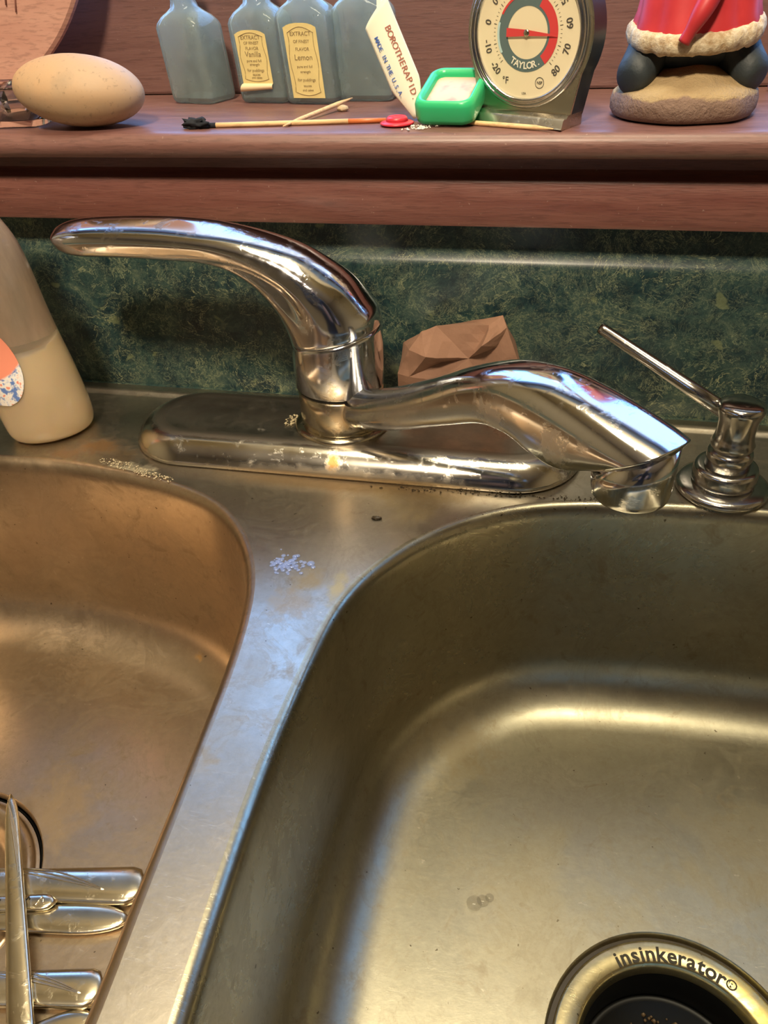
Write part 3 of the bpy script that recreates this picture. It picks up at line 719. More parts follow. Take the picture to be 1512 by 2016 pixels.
# ------------------------------------------------------------ cutlery in the left bowl
def relief(path, r, mat, parent): return tube('engraved_scroll', path, r, mat, parent, 8)
def flat_handle(name, label, cat, tip, tail, w0, w1, th, z, tilt=0, group=None, part='handle', bulge=.0, e0=.93):
    """cutlery handle from tail (hidden end) to tip (rounded end)"""
    tip = V(tip); tail = V(tail); L = (tip-tail).length; d = (tip-tail).normalized(); s = V((-d.y, d.x, 0)).normalized()
    t = thing(name, label, cat, (tail.x, tail.y, z), 0, group)
    rs = []; n = 24; K = 30; ups = d.cross(s)*-1
    up = s.cross(d)*-1
    up = d.cross(s)
    if up.z < 0: up = -up
    for k in range(K+1):
        f = k/K; wd = w0+(w1-w0)*f
        endf = 1.0
        if f > e0: endf = sqrt(max(0.02, 1-((f-e0)/(1.0001-e0))**2))
        wd *= endf*.5; hh = th*.5*(.6+.4*endf)
        c = V((0, 0, th*.5))+(tip-tail)*f+up*bulge*sin(pi*f)
        rs.append([c+s*wd*(1 if cos(2*pi*i/n) > 0 else -1)*abs(cos(2*pi*i/n))**.75+up*hh*(abs(sin(2*pi*i/n))**.45)*(1 if sin(2*pi*i/n) > 0 else -1) for i in range(n)])
    mesh(part, *rings(rs), MT['cutlery'], t)
    return t, d, s, up, L
GZ = -HL+.0004
def scroll(t, d, s, up, L, th, w, a, b, side=1):
    h = [c for c in t.children][0]
    for q in range(3):
        pts = []
        for k in range(16):
            f = a+(b-a)*k/15; lat = side*w*(.40-.62*((k/15)**1.3)+q*.10*sin(pi*k/15)); lat = max(-w*.42, min(w*.42, lat))
            hz = th*.5*(max(0, 1-(lat/(w*.5))**2)**.35)
            pts.append(V((0, 0, th*.5))+d*L*f+s*lat+up*(hz*.98))
        relief(pts, [.00045*sin(pi*(k+.5)/16)+.0001 for k in range(16)], MT['cutlery'], h)
z0_ = GZ
t1 = flat_handle('table_knife', 'steel knife handle with scroll pattern and square end, top of the cutlery pair', 'knife', (-.1680, -.2830, 0), (-.2900, -.3050, 0), .0120, .0190, .0062, z0_+.001)
scroll(*t1, .0062, .0175, .35, .86, 1)
t2 = flat_handle('table_spoon', 'steel handle with pointed rounded end lying below the square ended knife handle', 'spoon', (-.1700, -.2985, 0), (-.2800, -.3190, 0), .0070, .0165, .0038, z0_+.0005, e0=.74)
t2b = flat_handle('dinner_fork', 'narrow steel handle with embossed floral tip between the two larger handles', 'fork', (-.2070, -.2990, .004), (-.2900, -.3180, .004), .0060, .0078, .0030, z0_+.0045)
for q in range(5):
    h = [c for c in t2b[0].children][0]; d, s, up, L = t2b[1:]
    relief([V((0, 0, .0015))+d*L*(.55+.085*q+.05*f)+s*(.0022*sin(6*f+q))+up*.0016 for f in (0, .2, .4, .6, .8, 1.0)], .0004, MT['black'] if q % 2 else MT['cutlery'], h)
t3 = flat_handle('table_knife', 'steel knife handle with scroll pattern lowest in the picture, against the divider', 'knife', (-.1655, -.3290, 0), (-.2700, -.3500, 0), .0110, .0165, .0058, z0_+.001)
scroll(*t3, .0058, .0150, .45, .93, 1)
t4 = flat_handle('table_spoon', 'wide steel handle lying under the lowest knife handle beside the divider', 'spoon', (-.1650, -.3400, 0), (-.2300, -.3780, 0), .0080, .0150, .0035, z0_+.0002, e0=.80)
t5 = flat_handle('serving_spoon', 'long steel spoon handle standing across the cutlery at the left edge', 'spoon', (-.2560, -.2560, .014), (-.1880, -.3560, .006), .0115, .0060, .0036, z0_+.006, e0=.85)
scroll(*t5, .0036, .0060, .55, .97, -1)
# bowl of the serving spoon
def spoon_bowl(t, d):
    vs_, fs = [], []; n, m = 20, 8; side = V((-d.y, d.x, 0)).normalized(); fwd = V((-d.x, -d.y, 0)).normalized()
    c = fwd*.024+V((0, 0, .001))
    for j in range(m+1):
        r = j/m
        for k in range(n): a = 2*pi*k/n; vs_.append(c+fwd*(.028*r*cos(a))+side*(.019*r*sin(a))+V((0, 0, -.007*(1-r*r)+.003)))
    for j in range(m):
        for k in range(n): fs.append((j*n+k, j*n+(k+1) % n, (j+1)*n+(k+1) % n, (j+1)*n+k))
    o = mesh('spoon_bowl', vs_, fs, MT['cutlery'], t); so = o.modifiers.new('s', 'SOLIDIFY'); so.thickness = .001
spoon_bowl(t5[0], t5[1])

# ------------------------------------------------------------ sill: level and things on it
SZ = .1633
# stone egg
def blob(name, c, rx, ry, rz, mat, parent=None, amp=.03, freq=40, sub=4, rot=0, pw=1.0, flat=None, seed=0):
    bm = bmesh.new(); bmesh.ops.create_icosphere(bm, subdivisions=sub, radius=1)
    for v in bm.verts:
        p = v.co.copy(); f = 1+amp*noise.noise(p*freq*.05*10+V((seed, seed, 0)))
        q = V((p.x*rx*f, p.y*ry*f, p.z*rz*f))
        if flat is not None: q.z = max(q.z, flat)
        v.co = Matrix.Rotation(rot, 3, 'Z')@q
    me = bpy.data.meshes.new(name); bm.to_mesh(me); bm.free(); o = link(name, me, mat, parent); o.location = c; return o
egg = blob('stone_egg', (-.2685, -.008, SZ+.0186), .0375, .0245, .0178, MT['stone'], None, .010, 3, 5)
for v in egg.data.vertices: v.co.z += -.06*v.co.x*1.0; v.co.z *= (1-.12*max(0, -0)); 
for v in egg.data.vertices:
    k = 1+.08*(-v.co.x/.04)
    v.co.y *= k
zz = min(v.co.z for v in egg.data.vertices); egg.location.z = SZ-zz+.0002
tag(egg, 'smooth tan egg shaped stone lying on the sill at the left', 'stone')

# small clear crystal dish left of the egg
def crystal():
    t = thing('glass_dish', 'small square clear glass dish beside the stone egg, at the left edge', 'dish', (-.318, .004, SZ), radians(10))
    def rr(h, r, z, n=6):
        out = []
        for sx, sy, a0 in ((1, 1, 0), (-1, 1, 90), (-1, -1, 180), (1, -1, 270)):
            for k in range(n+1): a = radians(a0+90*k/n); out.append(V((sx*(h-r)+r*cos(a), sy*(h-r)+r*sin(a), z)))
        return out
    rs = [rr(.017, .005, 0), rr(.0195, .006, .001), rr(.0205, .006, .004), rr(.0215, .006, .012), rr(.0225, .006, .0195), rr(.0215, .006, .0205), rr(.0200, .006, .0195), rr(.0175, .005, .010), rr(.0135, .004, .0045), rr(.004, .001, .004)]
    o = mesh('dish_body', *rings(rs), MT['clear'], t); autosmooth(o, 30)
    # faceted knob inside
    rs = [circ((0, 0), .010, .005, 6), circ((0, 0), .0125, .012, 6), circ((0, 0), .007, .019, 6), circ((0, 0), .001, .022, 6)]
    k = thing('crystal_bead', 'clear faceted crystal sitting in the small glass dish', 'crystal', (-.318, .004, SZ+.0005), radians(25))
    k.location.z = SZ-.0002+.0005
    mesh('bead', *rings(rs), MT['clear'], k, False)
crystal()

# pink wooden plate leaning at the back left
def plate_wood():
    t = thing('wooden_plate', 'pinkish round wooden plate leaning on the back board, top left', 'plate', (-.412, .080, SZ))
    R = .125; n = 120; prof = [(0, .0), (R*.80, .0), (R*.86, .0012), (R*.97, .0035), (R, .0055), (R*1.0, .0085), (R*.985, .0100), (R*.86, .0085), (0, .0070)]
    rs = []
    for r, y in prof:
        rs.append([V((max(r, .0001)*cos(2*pi*k/n), -y, R+max(r, .0001)*sin(2*pi*k/n))) for k in range(n)])
    o = mesh('plate_body', *rings(rs, True, True), MT['pinkwood'], t); autosmooth(o, 40)
    gm = plain('plate_grooves', (.30, .13, .10), .7)
    rnd = random.Random(3)
    # burnt decorative strokes near the rim
    bm = []
    for q in range(7):
        x = .045+.006*q-.02; z = R-.050-.004*q
        bm.append([V((x+.004*f, -.0089, z+.022*f)) for f in (0, .3, .6, 1.0)])
    for i, pts in enumerate(bm): 
        tube('burnt_stroke', pts, .0005, gm, o, 6)
    t.rotation_euler = (radians(-5), 0, radians(0))
plate_wood()

# square glass bottles
def label_mat(name, c):
    t = NT(name); g = t.noise(120, 4, .6)
    t.set(Base_Color=t.mix(t.mrange(g, .35, .7, 0, .35), c, tuple(x*.7 for x in c)), Roughness=.55); return t.m
LBL = label_mat('yellowed_label_paper', (.74, .60, .26)); INK = plain('faded_label_ink', (.24, .17, .08), .6); LBLB = plain('label_back_paper', (.74, .58, .36), .7)
def glass_bottle(label, x, y, lean, rot, hw, hd_, sticker, group, h=.042, liquid=False):
    t = thing('glass_bottle', label, 'bottle', (x, y, SZ+.0001), rot, group)
    def rr(a, b, r, z, n=5):
        out = []
        for sx, sy, a0 in ((1, 1, 0), (-1, 1, 90), (-1, -1, 180), (1, -1, 270)):
            for k in range(n+1): q = radians(a0+90*k/n); out.append(V((sx*(a-r)+r*cos(q)+lean*z, sy*(b-r)+r*sin(q), z)))
        return out
    sec = [(hw*.80, hd_*.8, .0030, 0.0), (hw*.93, hd_*.93, .0032, .0006), (hw*.99, hd_*.99, .0034, .0022), (hw, hd_, .0034, .005), (hw*1.0, hd_*1.0, .0034, h*.55), (hw*1.0, hd_, .0034, h), (hw*.97, hd_*.97, .005, h+.0025), (hw*.86, hd_*.86, .007, h+.0055), (hw*.68, hd_*.68, .008, h+.0080), (hw*.52, hd_*.55, .0068, h+.0100), (hw*.46, hd_*.50, .0062, h+.0130), (hw*.46, hd_*.50, .0062, h+.026), (hw*.56, hd_*.60, .0065, h+.027), (hw*.56, hd_*.60, .0065, h+.030)]
    th = .0016; inn = [(max(a-th, .002), max(b-th, .002), max(r-.0006, .001), max(z, .0032)) for a, b, r, z in sec[2:]]
    inn[-1] = (inn[-1][0], inn[-1][1], inn[-1][2], sec[-1][3])
    rs = [rr(*q) for q in sec]+[rr(*q) for q in reversed(inn)]
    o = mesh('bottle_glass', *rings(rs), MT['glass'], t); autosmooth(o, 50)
    yf = -hd_-.0003
    if sticker:
        w_ = hw*.64; z0b, z1b = (.011, h*.93) if sticker == 'peeling' else (.0035, h*.96)
        x_off = -.001 if sticker == 'peeling' else .000
        def LP(u, v): return V((x_off+u*w_+lean*(z0b+(z1b-z0b)*v), yf, z0b+(z1b-z0b)*v))
        vs_, fs = [], []
        nu, nv = 8, 16
        for j in range(nv+1):
            for i in range(nu+1):
                u = -1+2*i/nu; v = j/nv; p = LP(u, v)
                if v > .9: p.z -= .0022*abs(u)**3*(v-.9)/.1
                vs_.append(p)
        for j in range(nv):
            for i in range(nu): k = j*(nu+1)+i; fs.append((k, k+1, k+nu+2, k+nu+1))
        lb = mesh('paper_label', vs_, fs, LBL, t, False)
        if sticker == 'peeling':
            vs_, fs = [], []
            for j in range(6):
                a = j/5*radians(150)
                for i in range(9):
                    u = -1+2*i/8; p = LP(u, 0); s = .0022+.0006*(1-u); vs_.append(p+V((-.0008*(1-u)*j/5, -s*sin(a)*.9, -s*(1-cos(a))*.7)))
            for j in range(5):
                for i in range(8): k = j*9+i; fs.append((k, k+1, k+10, k+9))
            mesh('curled_flap', vs_, fs, LBLB, lb)
        # printed border and lines of small print
        items = []
        yy = yf-.00012
        base = Matrix.Rotation(radians(90), 4, 'X')
        lines = [(.86, 'EXTRACT', .0030), (.76, 'OF FINEST', .0022), (.66, 'FLAVOR', .0024), (.55, 'Lemon' if sticker != 'peeling' else 'Vanilla', .0042), (.43, 'pure and full', .0020), (.36, 'strength', .0020), (.25, 'for puddings', .0023), (.17, 'sauces', .0020), (.11, 'and cakes', .0018)]
        for v, s, sz in lines:
            p = LP(0, v); items.append((s, sz, 0.0, Matrix.Translation((p.x, yy, p.z))@base))
        texts('lettering', items, INK, lb)
        bp = [LP(-.80, .08+.80*f)+V((0.0006*sin(f*9), -.0001, 0)) for f in [k/14 for k in range(15)]]+[LP(-.75+1.5*f, .88+.07*sin(pi*f))+V((0, -.0001, 0)) for f in [k/8 for k in range(9)]]+[LP(.80, .88-.80*f)+V((-.0006*sin(f*9), -.0001, 0)) for f in [k/14 for k in range(15)]]+[LP(.75-1.5*f, .08-.045*sin(pi*f))+V((0, -.0001, 0)) for f in [k/8 for k in range(9)]]
        tube('printed_border', bp, .00016, INK, lb, 5)
    return t
G = 'old glass bottles in a row on the sill'
glass_bottle('unlabelled square glass bottle standing apart, nearest the stone egg', -.2325, .078, -.10, radians(-14), .0160, .0140, None, G, .041)
glass_bottle('glass bottle with a yellowed label peeling up at its bottom edge', -.1860, .078, -.08, radians(-8), .0160, .0140, 'peeling', G, .042)
glass_bottle('glass bottle with a full length yellowed label, third from the egg', -.1540, .072, -.08, radians(-6), .0162, .0140, 'full', G, .044)
glass_bottle('unlabelled glass bottle at the right end of the row, beside the white packet', -.1225, .080, -.06, radians(-4), .0168, .0140, None, G, .045)

# toothpicks and the burnt match
def pick(label, a, b, r=.0011, name='toothpick', taper=(.25, .25)):
    a, b = V(a), V(b); o = thing(name, label, 'toothpick' if name == 'toothpick' else 'match', tuple((a+b)/2)); c = (a+b)/2
    n = 14; pts = [a.lerp(b, k/n)-c for k in range(n+1)]; rad = []
    for k in range(n+1):
        f = k/n; q = 1.0
        if taper[0] and f < taper[0]: q = .25+.75*f/taper[0]
        if taper[1] and 1-f < taper[1]: q = .25+.75*(1-f)/taper[1]
        rad.append(r*q)
    tube('stick', pts, rad, MT['pick'], o, 10); return o
pick('toothpick resting slanted across the long match, in front of the bottles', (-.1490, -.016, SZ+.0009), (-.1270, .050, SZ+.0045), .0012, taper=(.2, .2))
pick('toothpick lying along the front foot of the thermometer', (-.0690, -.0020, SZ+.0011), (-.0075, -.0275, SZ+.0011), .0012, taper=(.15, .15))
ma = V((-.1960, -.0150, SZ+.0012)); mb = V((-.0960, -.0020, SZ+.0012)); mc = (ma+mb)/2
mt = thing('long_match', 'long wooden match with burnt black left end and reddened right end on the sill', 'match', tuple(mc))
st_ = tube('stick', [ma.lerp(mb, f)-mc for f in (.08, .3, .6, .8)], .0013, MT['pick'], mt, 12)
tube('reddened_end', [ma.lerp(mb, f)-mc for f in (.8, .9, 1.0)], [.0013, .00128, .0012], plain('orange_red_stain', (.62, .17, .05), .4), mt, 12)
tube('burnt_end', [ma.lerp(mb, f)-mc for f in (-.10, -.04, .02, .08)], [.0009, .0015, .0014, .00135], MT['charred'], mt, 12)
rnd = random.Random(9); vs_, fs = [], []
ch = blob('char_lump', tuple(ma.lerp(mb, -.03)-mc+V((0, 0, .0012))), .0075, .0036, .0026, MT['charred'], mt, .9, 40, 3)

# red push cap
rc = thing('red_cap', 'small red plastic cap lying on the sill at the end of the match', 'cap', (-.0885, -.009, SZ+.0001))
RED = plain('red_plastic', (.62, .03, .05), .35)
lathe('cap_rim', [(.0001, 0), (.0075, 0), (.0088, .0005), (.0090, .0011), (.0085, .0015), (.0060, .0020)], (0, 0, 0), RED, rc, 40)
lathe('cap_dome', [(.0060, .0016), (.0055, .0034), (.0046, .0042), (.0042, .0040), (.0035, .0035), (.0001, .0034)], (0, 0, 0), RED, rc, 40)

# curled white packet standing on its point
def packet():
    o0 = V((-.0800, .004, SZ+.001))
    t = thing('paper_packet', 'curled white paper packet with red and blue print leaning against the green tray', 'packet', tuple(o0))
    ax = (V((-.1000, .012, .2125))-V((-.0768, .004, .1660))).normalized(); L = .0535
    s0 = V((.9, .1, .42)).normalized(); s0 = (s0-ax*s0.dot(ax)).normalized(); nn = s0.cross(ax).normalized()
    if nn.y > 0: nn = -nn
    base = V((-.0790, .004, .1652))-o0
    def P(u, v):     # u -1..1 across, v 0..1 up
        w_ = .0028+.0052*min(1, v*3.2)
        ang = u*1.0
        return base+ax*(L*v+.0045*u*(v > .8)*(v-.8)*5)+s0*(w_*sin(ang)/sin(1.0))+nn*(.0035*(cos(ang)-.5)*(1-.3*v))
    vs_, fs = [], []; nu, nv = 12, 24
    for j in range(nv+1):
        for i in range(nu+1): vs_.append(P(-1+2*i/nu, j/nv))
    for j in range(nv):
        for i in range(nu): k = j*(nu+1)+i; fs.append((k, k+1, k+nu+2, k+nu+1))
    tm = NT('packet_paper'); tm.set(Base_Color=(.80, .80, .66), Roughness=.5, Subsurface_Weight=.2, Subsurface_Radius=(.004, .004, .002))
    o = mesh('packet_sleeve', vs_, fs, tm.m, t); so = o.modifiers.new('s', 'SOLIDIFY'); so.thickness = .0003; so.offset = 1
    def txt(s, u, v0, v1, size, col):
        items = []; n = len(s)
        for i, chh in enumerate(s):
            if chh == ' ': continue
            v = v1+(v0-v1)*(i+.5)/n; p = P(u, v)+nn*.0007; xd = -ax; yd = s0; m = Matrix.Identity(4)
            zd = xd.cross(yd)
            for r_ in range(3): m[r_][0] = xd[r_]; m[r_][1] = yd[r_]; m[r_][2] = zd[r_]; m[r_][3] = p[r_]
            items.append((chh, size, 0.00003, m))
        texts('lettering', items, col, o)
    txt('MADE IN THE U.S.A.', -.52, .22, .80, .0030, plain('blue_print', (.05, .12, .42), .5))
    txt('BOROTHERAPID.', .30, .14, .84, .0044, plain('red_print', (.36, .10, .07), .6))
    mesh('torn_corner', [P(.15, 1.0), P(1, 1.0), P(.75, 1.13), P(.5, 1.08)], [(0, 1, 2, 3)], tm.m, t)
packet()

# green tray with beige wax
def tray():
    t = thing('green_tray', 'small bright green plastic tray with beige filling, against the thermometer', 'tray', (-.0605, .004, SZ+.0002), radians(-8))
    def rr(a, b, r, z, n=8, dy=0):
        out = []
        for sx, sy, a0 in ((1, 1, 0), (-1, 1, 90), (-1, -1, 180), (1, -1, 270)):
            for k in range(n+1): q = radians(a0+90*k/n); out.append(V((sx*(a-r)+r*cos(q), sy*(b-r)+r*sin(q)+dy, z)))
        return out
    a, b = .0160, .0200
    rs = [rr(a-.002, b-.002, .006, 0), rr(a-.0005, b-.0005, .0065, .001), rr(a, b, .007, .003), rr(a, b, .007, .009), rr(a-.0008, b-.0008, .0066, .0112), rr(a-.002, b-.002, .006, .0120), rr(a-.0035, b-.0035, .005, .0114), rr(a-.0045, b-.0045, .004, .0095), rr(a-.0048, b-.0048, .004, .006)]
    tl = radians(17)
    RX = Matrix.Rotation(tl, 3, 'X')
    def T(rs): return [[RX@(p+V((0, b, 0)))-V((0, b, 0)) for p in r] for r in rs]
    o = mesh('tray_body', *rings(T(rs)), plain('green_plastic', (.035, .50, .20), .3), t)
    f = NT('beige_wax'); f.set(Base_Color=f.mix(f.ramp(f.noise(70, 3, .6), [(.48, 0.0), (.66, 1.0)]), (.62, .47, .33), (.42, .25, .19)), Roughness=.5)
    rs = [rr(a-.0047, b-.0047, .004, .0062), rr(a-.0049, b-.0049, .004, .0086), rr(a-.006, b-.006, .003, .0088), rr(.003, .003, .001, .0088)]
    mesh('beige_filling', *rings(T(rs)), f.m, t)
    # prop under the raised back edge
    return t
tray()

# ------------------------------------------------------------ dial thermometer
def thermometer():
    ph = radians(27); ct_ = V((-.0235, -.006, SZ))
    t = thing('dial_thermometer', 'steel cased round dial thermometer standing on the sill', 'thermometer', tuple(ct_), -ph)
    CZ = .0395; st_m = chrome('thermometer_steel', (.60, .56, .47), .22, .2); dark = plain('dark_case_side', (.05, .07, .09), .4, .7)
    # face plate outline: arch with straight tapering legs
    def outl(off=0):
        pts = []; R = .0345+off
        for k in range(41):
            a = radians(-28+236*k/40); pts.append((R*cos(a), CZ+R*sin(a)))
        pts.append((-.0272-off, .0075)); pts.append((-.0265-off, .0045)); pts.append((.0265+off, .0045)); pts.append((.0272+off, .0075)); return pts
    P0 = outl(); n = len(P0)
    rs = [[V((x*.985, -.0006, CZ+(z-CZ)*.985)) for x, z in P0], [V((x, 0.0, z)) for x, z in P0], [V((x, .0125, z)) for x, z in P0]]
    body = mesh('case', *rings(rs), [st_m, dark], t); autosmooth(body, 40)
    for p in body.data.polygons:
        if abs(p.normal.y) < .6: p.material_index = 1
    # rolled foot in front
    prof = [(.0, .0060), (-.003, .0058), (-.0045, .0045), (-.0055, .0042), (-.0065, .0048), (-.0078, .0040), (-.0090, .0010), (-.0098, .0004), (-.0092, .0), (.0115, .0), (.0115, .0058)]
    ft = extrude_x('foot', prof, -.0268, .0268, st_m, t); autosmooth(ft, 45)
    # bezel rings
    n = 96
    def ringp(R, y): return [V((R*cos(2*pi*k/n), y, CZ+R*sin(2*pi*k/n))) for k in range(n)]
    bz = mesh('bezel', *rings([ringp(*q) for q in ((.0322, 0), (.0324, -.0016), (.0316, -.0024), (.0306, -.0020), (.0303, -.0012), (.0298, -.0022), (.0290, -.0026), (.0282, -.0018), (.0278, -.0004))], False, False), MT['chrome'], t)
    def disc(name, R, y, mat, par, r0=0, a0=0, a1=360):
        m = 64; vs_, fs = [], []
        for k in range(m+1):
            a = radians(a0+(a1-a0)*k/m); vs_ += [V((R*cos(a), y, CZ+R*sin(a))), V((r0*cos(a), y, CZ+r0*sin(a)))]
        for k in range(m): fs.append((2*k, 2*k+1, 2*k+3, 2*k+2))
        return mesh(name, vs_, fs, mat, par, False)
    face = disc('dial_face', .0280, -.0007, plain('cream_dial', (.78, .68, .46), .6), t, .0001)
    disc('grey_band', .0165, -.0008, plain('slate_grey_print', (.10, .15, .15), .6), face, .0110)
    red = plain('red_print_dial', (.62, .05, .05), .55); black = plain('black_print', (.07, .06, .05), .6)
    disc('red_zone', .0166, -.0009, red, face, .0122, -50, 62); disc('red_zone', .0166, -.0009, red, face, .0156, 100, 152)
    disc('pale_zone', .0168, -.0009, plain('pale_blue_print', (.45, .62, .62), .6), face, .0156, 165, 212)
    # numbers: -20 at lower left, clockwise
    up = Matrix.Rotation(radians(90), 4, 'X')
    its = []; ticks = []
    for v in range(-20, 81, 2):
        a = 270-48-(v+20)*2.64; ar = radians(a)
        r0, r1 = (.0176, .0192) if v % 10 == 0 else (.0179, .0188)
        w_ = .00014 if v % 10 == 0 else .00008
        dx, dz = cos(ar), sin(ar); px_, pz_ = -dz, dx; b = len(ticks)
        for r_, s in ((r0, -1), (r0, 1), (r1, 1), (r1, -1)): ticks.append(V((r_*dx+px_*w_*s, -.00085, CZ+r_*dz+pz_*w_*s)))
        if v % 10 == 0:
            its.append((str(v), .0046, .00006, Matrix.Translation((.0228*dx, -.00090, CZ+.0228*dz))@up@Matrix.Rotation(ar-radians(270)+0, 4, 'Z')))
    mesh('degree_ticks', ticks, [(k, k+1, k+2, k+3) for k in range(0, len(ticks), 4)], black, face, False)
    its.append(('°F', .0042, .00003, Matrix.Translation((-.0110, -.0009, CZ-.0205))@up))
    its.append(('USA', .0014, 0, Matrix.Translation((0, -.0009, CZ-.0258))@up)); its.append(('NSF', .0018, .00003, Matrix.Translation((.0085, -.0009, CZ-.0208))@up))
    texts('lettering', its, black, face)
    disc('round_seal', .0025, -.00088, black, face, .0022).location = (.0085, 0, -.0208)
    wi = []
    for i, chh in enumerate('TAYLOR.'):
        a = radians(270-31+i*10.2); wi.append((chh, .0042, .00010, Matrix.Translation((.0138*cos(a), -.0010, CZ+.0138*sin(a)))@up@Matrix.Rotation(a-radians(270), 4, 'Z')))
    texts('lettering', wi, plain('cream_print', (.80, .76, .62), .6), face)
    mesh('pointer', [V((-.0112, -.0016, CZ+.0020)), V((-.0112, -.0016, CZ-.0018)), V((0, -.0018, CZ-.0012)), V((.0166, -.0016, CZ-.0010)), V((.0166, -.0016, CZ-.0006)), V((0, -.0018, CZ+.0014))], [(0, 1, 2, 5), (5, 2, 3, 4)], red, face, False)
    hb = lathe('pointer_hub', [(.0016, -.0004), (.0016, .0004), (.0010, .0008), (.0001, .0008)], (0, 0, 0), MT['brassy'], face, 24); hb.rotation_euler = (radians(90), 0, 0); hb.location = (0, -.0014, CZ)
thermometer()

# ------------------------------------------------------------ figurine: boots, coat hem and rock base
def figurine():
    t = thing('figurine', 'painted figurine in red coat with fur trim and black boots on a rock base', 'figurine', (.0555, .0150, SZ), radians(6))
    rk = NT('painted_rock'); g = rk.noise(70, 5, .65)
    z_ = rk.n('ShaderNodeSeparateXYZ'); rk.coord(); rk.l(rk.obj.outputs['Object'], z_.inputs[0])
    hgt = rk.math('ADD', z_.outputs[2], rk.math('MULTIPLY', rk.math('SUBTRACT', rk.noise(60, 4, .6), .5), .010))
    c = rk.mix(rk.ramp(rk.mrange(hgt, 0, .03, 0, 1), [(.36, 0.0), (.40, 1.0)]), rk.mix(g, (.17, .105, .08), (.26, .17, .125)), rk.mix(g, (.34, .23, .11), (.46, .34, .18)))
    rk.set(Base_Color=c, Roughness=.75); rk.bump(rk.noise(240, 5, .7), .9, .002)
    n = 72; rs = []
    for r, z in ((.0300, 0), (.0340, .0012), (.0355, .004), (.0355, .008), (.0345, .0115), (.0325, .0132), (.028, .0150), (.020, .0195), (.012, .0225), (.001, .0235)):
        rg = []
        for k in range(n):
            a = 2*pi*k/n; x, y = r*cos(a), r*.92*sin(a); f = 1+.05*noise.noise(V((x, y, z))*55)
            zz = z*(1+.10*noise.noise(V((x, y, 3))*60)) if z > .001 else z
            # hollows where the boots stand
            rg.append(V((x*f, y*f, zz)))
        rs.append(rg)
    mesh('rock_base', *rings(rs), rk.m, t)
    bt = NT('black_boot_paint'); bt.set(Base_Color=(.022, .030, .034), Roughness=.6); bt.bump(bt.noise(150, 5), .5, .0012)
    for s in (-1, 1):
        pts = [V((s*.0310, -.013, .0175)), V((s*.0275, -.009, .0195)), V((s*.0235, -.004, .0245)), V((s*.0190, .000, .0320)), V((s*.014, .003, .0400)), V((s*.012, .003, .050))]
        pts = crom(pts, 4); rad = [.0045, .0068, .0080, .0088, .0092, .0094, .0096, .0098, .0100, .0102, .0105, .0108, .0110, .0112, .0114, .0115, .0116, .0116, .0116, .0116, .0116]
        tube('boot', pts, rad[:len(pts)], bt.m, t, 24)
    blob('dark_trousers', (0, .001, .0335), .024, .0150, .0150, bt.m, t, .1, 10, 3).name = 'trousers'  # dark trousers in the same paint as the boots
    rd = NT('red_coat_paint'); rd.set(Base_Color=rd.mix(rd.mrange(rd.noise(50, 4), .3, .7, 0, 1), (.42, .02, .03), (.56, .04, .045)), Roughness=.45)
    rs = []; n = 96
    for z, R, yy in ((.0370, .0220, .8), (.0360, .0272, .8), (.0385, .0288, .8), (.042, .0288, .8), (.046, .0275, .8), (.056, .0262, .78), (.068, .0240, .75), (.080, .0215, .74), (.092, .0195, .75), (.100, .0150, .75), (.105, .0070, .8)):
        rg = []
        for k in range(n):
            a = 2*pi*k/n; f = 1+.075*abs(sin(a*4.5+.6+z*18))*(1 if z < .07 else .4)-.03
            tilt = .0045*cos(a-radians(70))
            rg.append(V((R*f*cos(a), R*yy*f*sin(a), z+tilt*(z < .05))))
        rs.append(rg)
    mesh('red_coat', *rings(rs), rd.m, t)
    fu = NT('cream_fur_paint'); gg = fu.noise(260, 5, .7); fu.set(Base_Color=fu.mix(fu.mrange(gg, .35, .65, 0, 1), (.40, .27, .14), (.70, .60, .42)), Roughness=.7); fu.bump(gg, .7, .0015)
    n = 120; pts = []
    rs = []
    for k in range(n):
        a = 2*pi*k/n; f = 1+.045*abs(sin(a*4.5+.6+.5)); c = V((.0285*f*cos(a), .0285*.82*f*sin(a), .0375+.0045*cos(a-radians(70)))); rad = V((cos(a), sin(a), 0)); rg = []
        for q in range(12):
            b = 2*pi*q/12; rr_ = .0034*(1+.25*noise.noise(V((c.x, c.y, q))*300)); rg.append(c+rad*rr_*.8*cos(b)+V((0, 0, 1))*rr_*1.35*sin(b))
        rs.append(rg)
    rs.append(rs[0]); mesh('fur_trim', *rings(rs, False, False), fu.m, t)
    tube('sash_end', crom([V((.004, -.0235, .062)), V((-.0015, -.0265, .052)), V((-.0065, -.0285, .043)), V((-.0105, -.0275, .0345))], 5), [.0028+.0018*sin(pi*min(1, k/12)) for k in range(16)], rd.m, t, 16)
    blob('head', (0, .002, .112), .012, .012, .013, plain('skin_paint', (.6, .36, .26), .6), t, .05, 10, 3)
figurine()

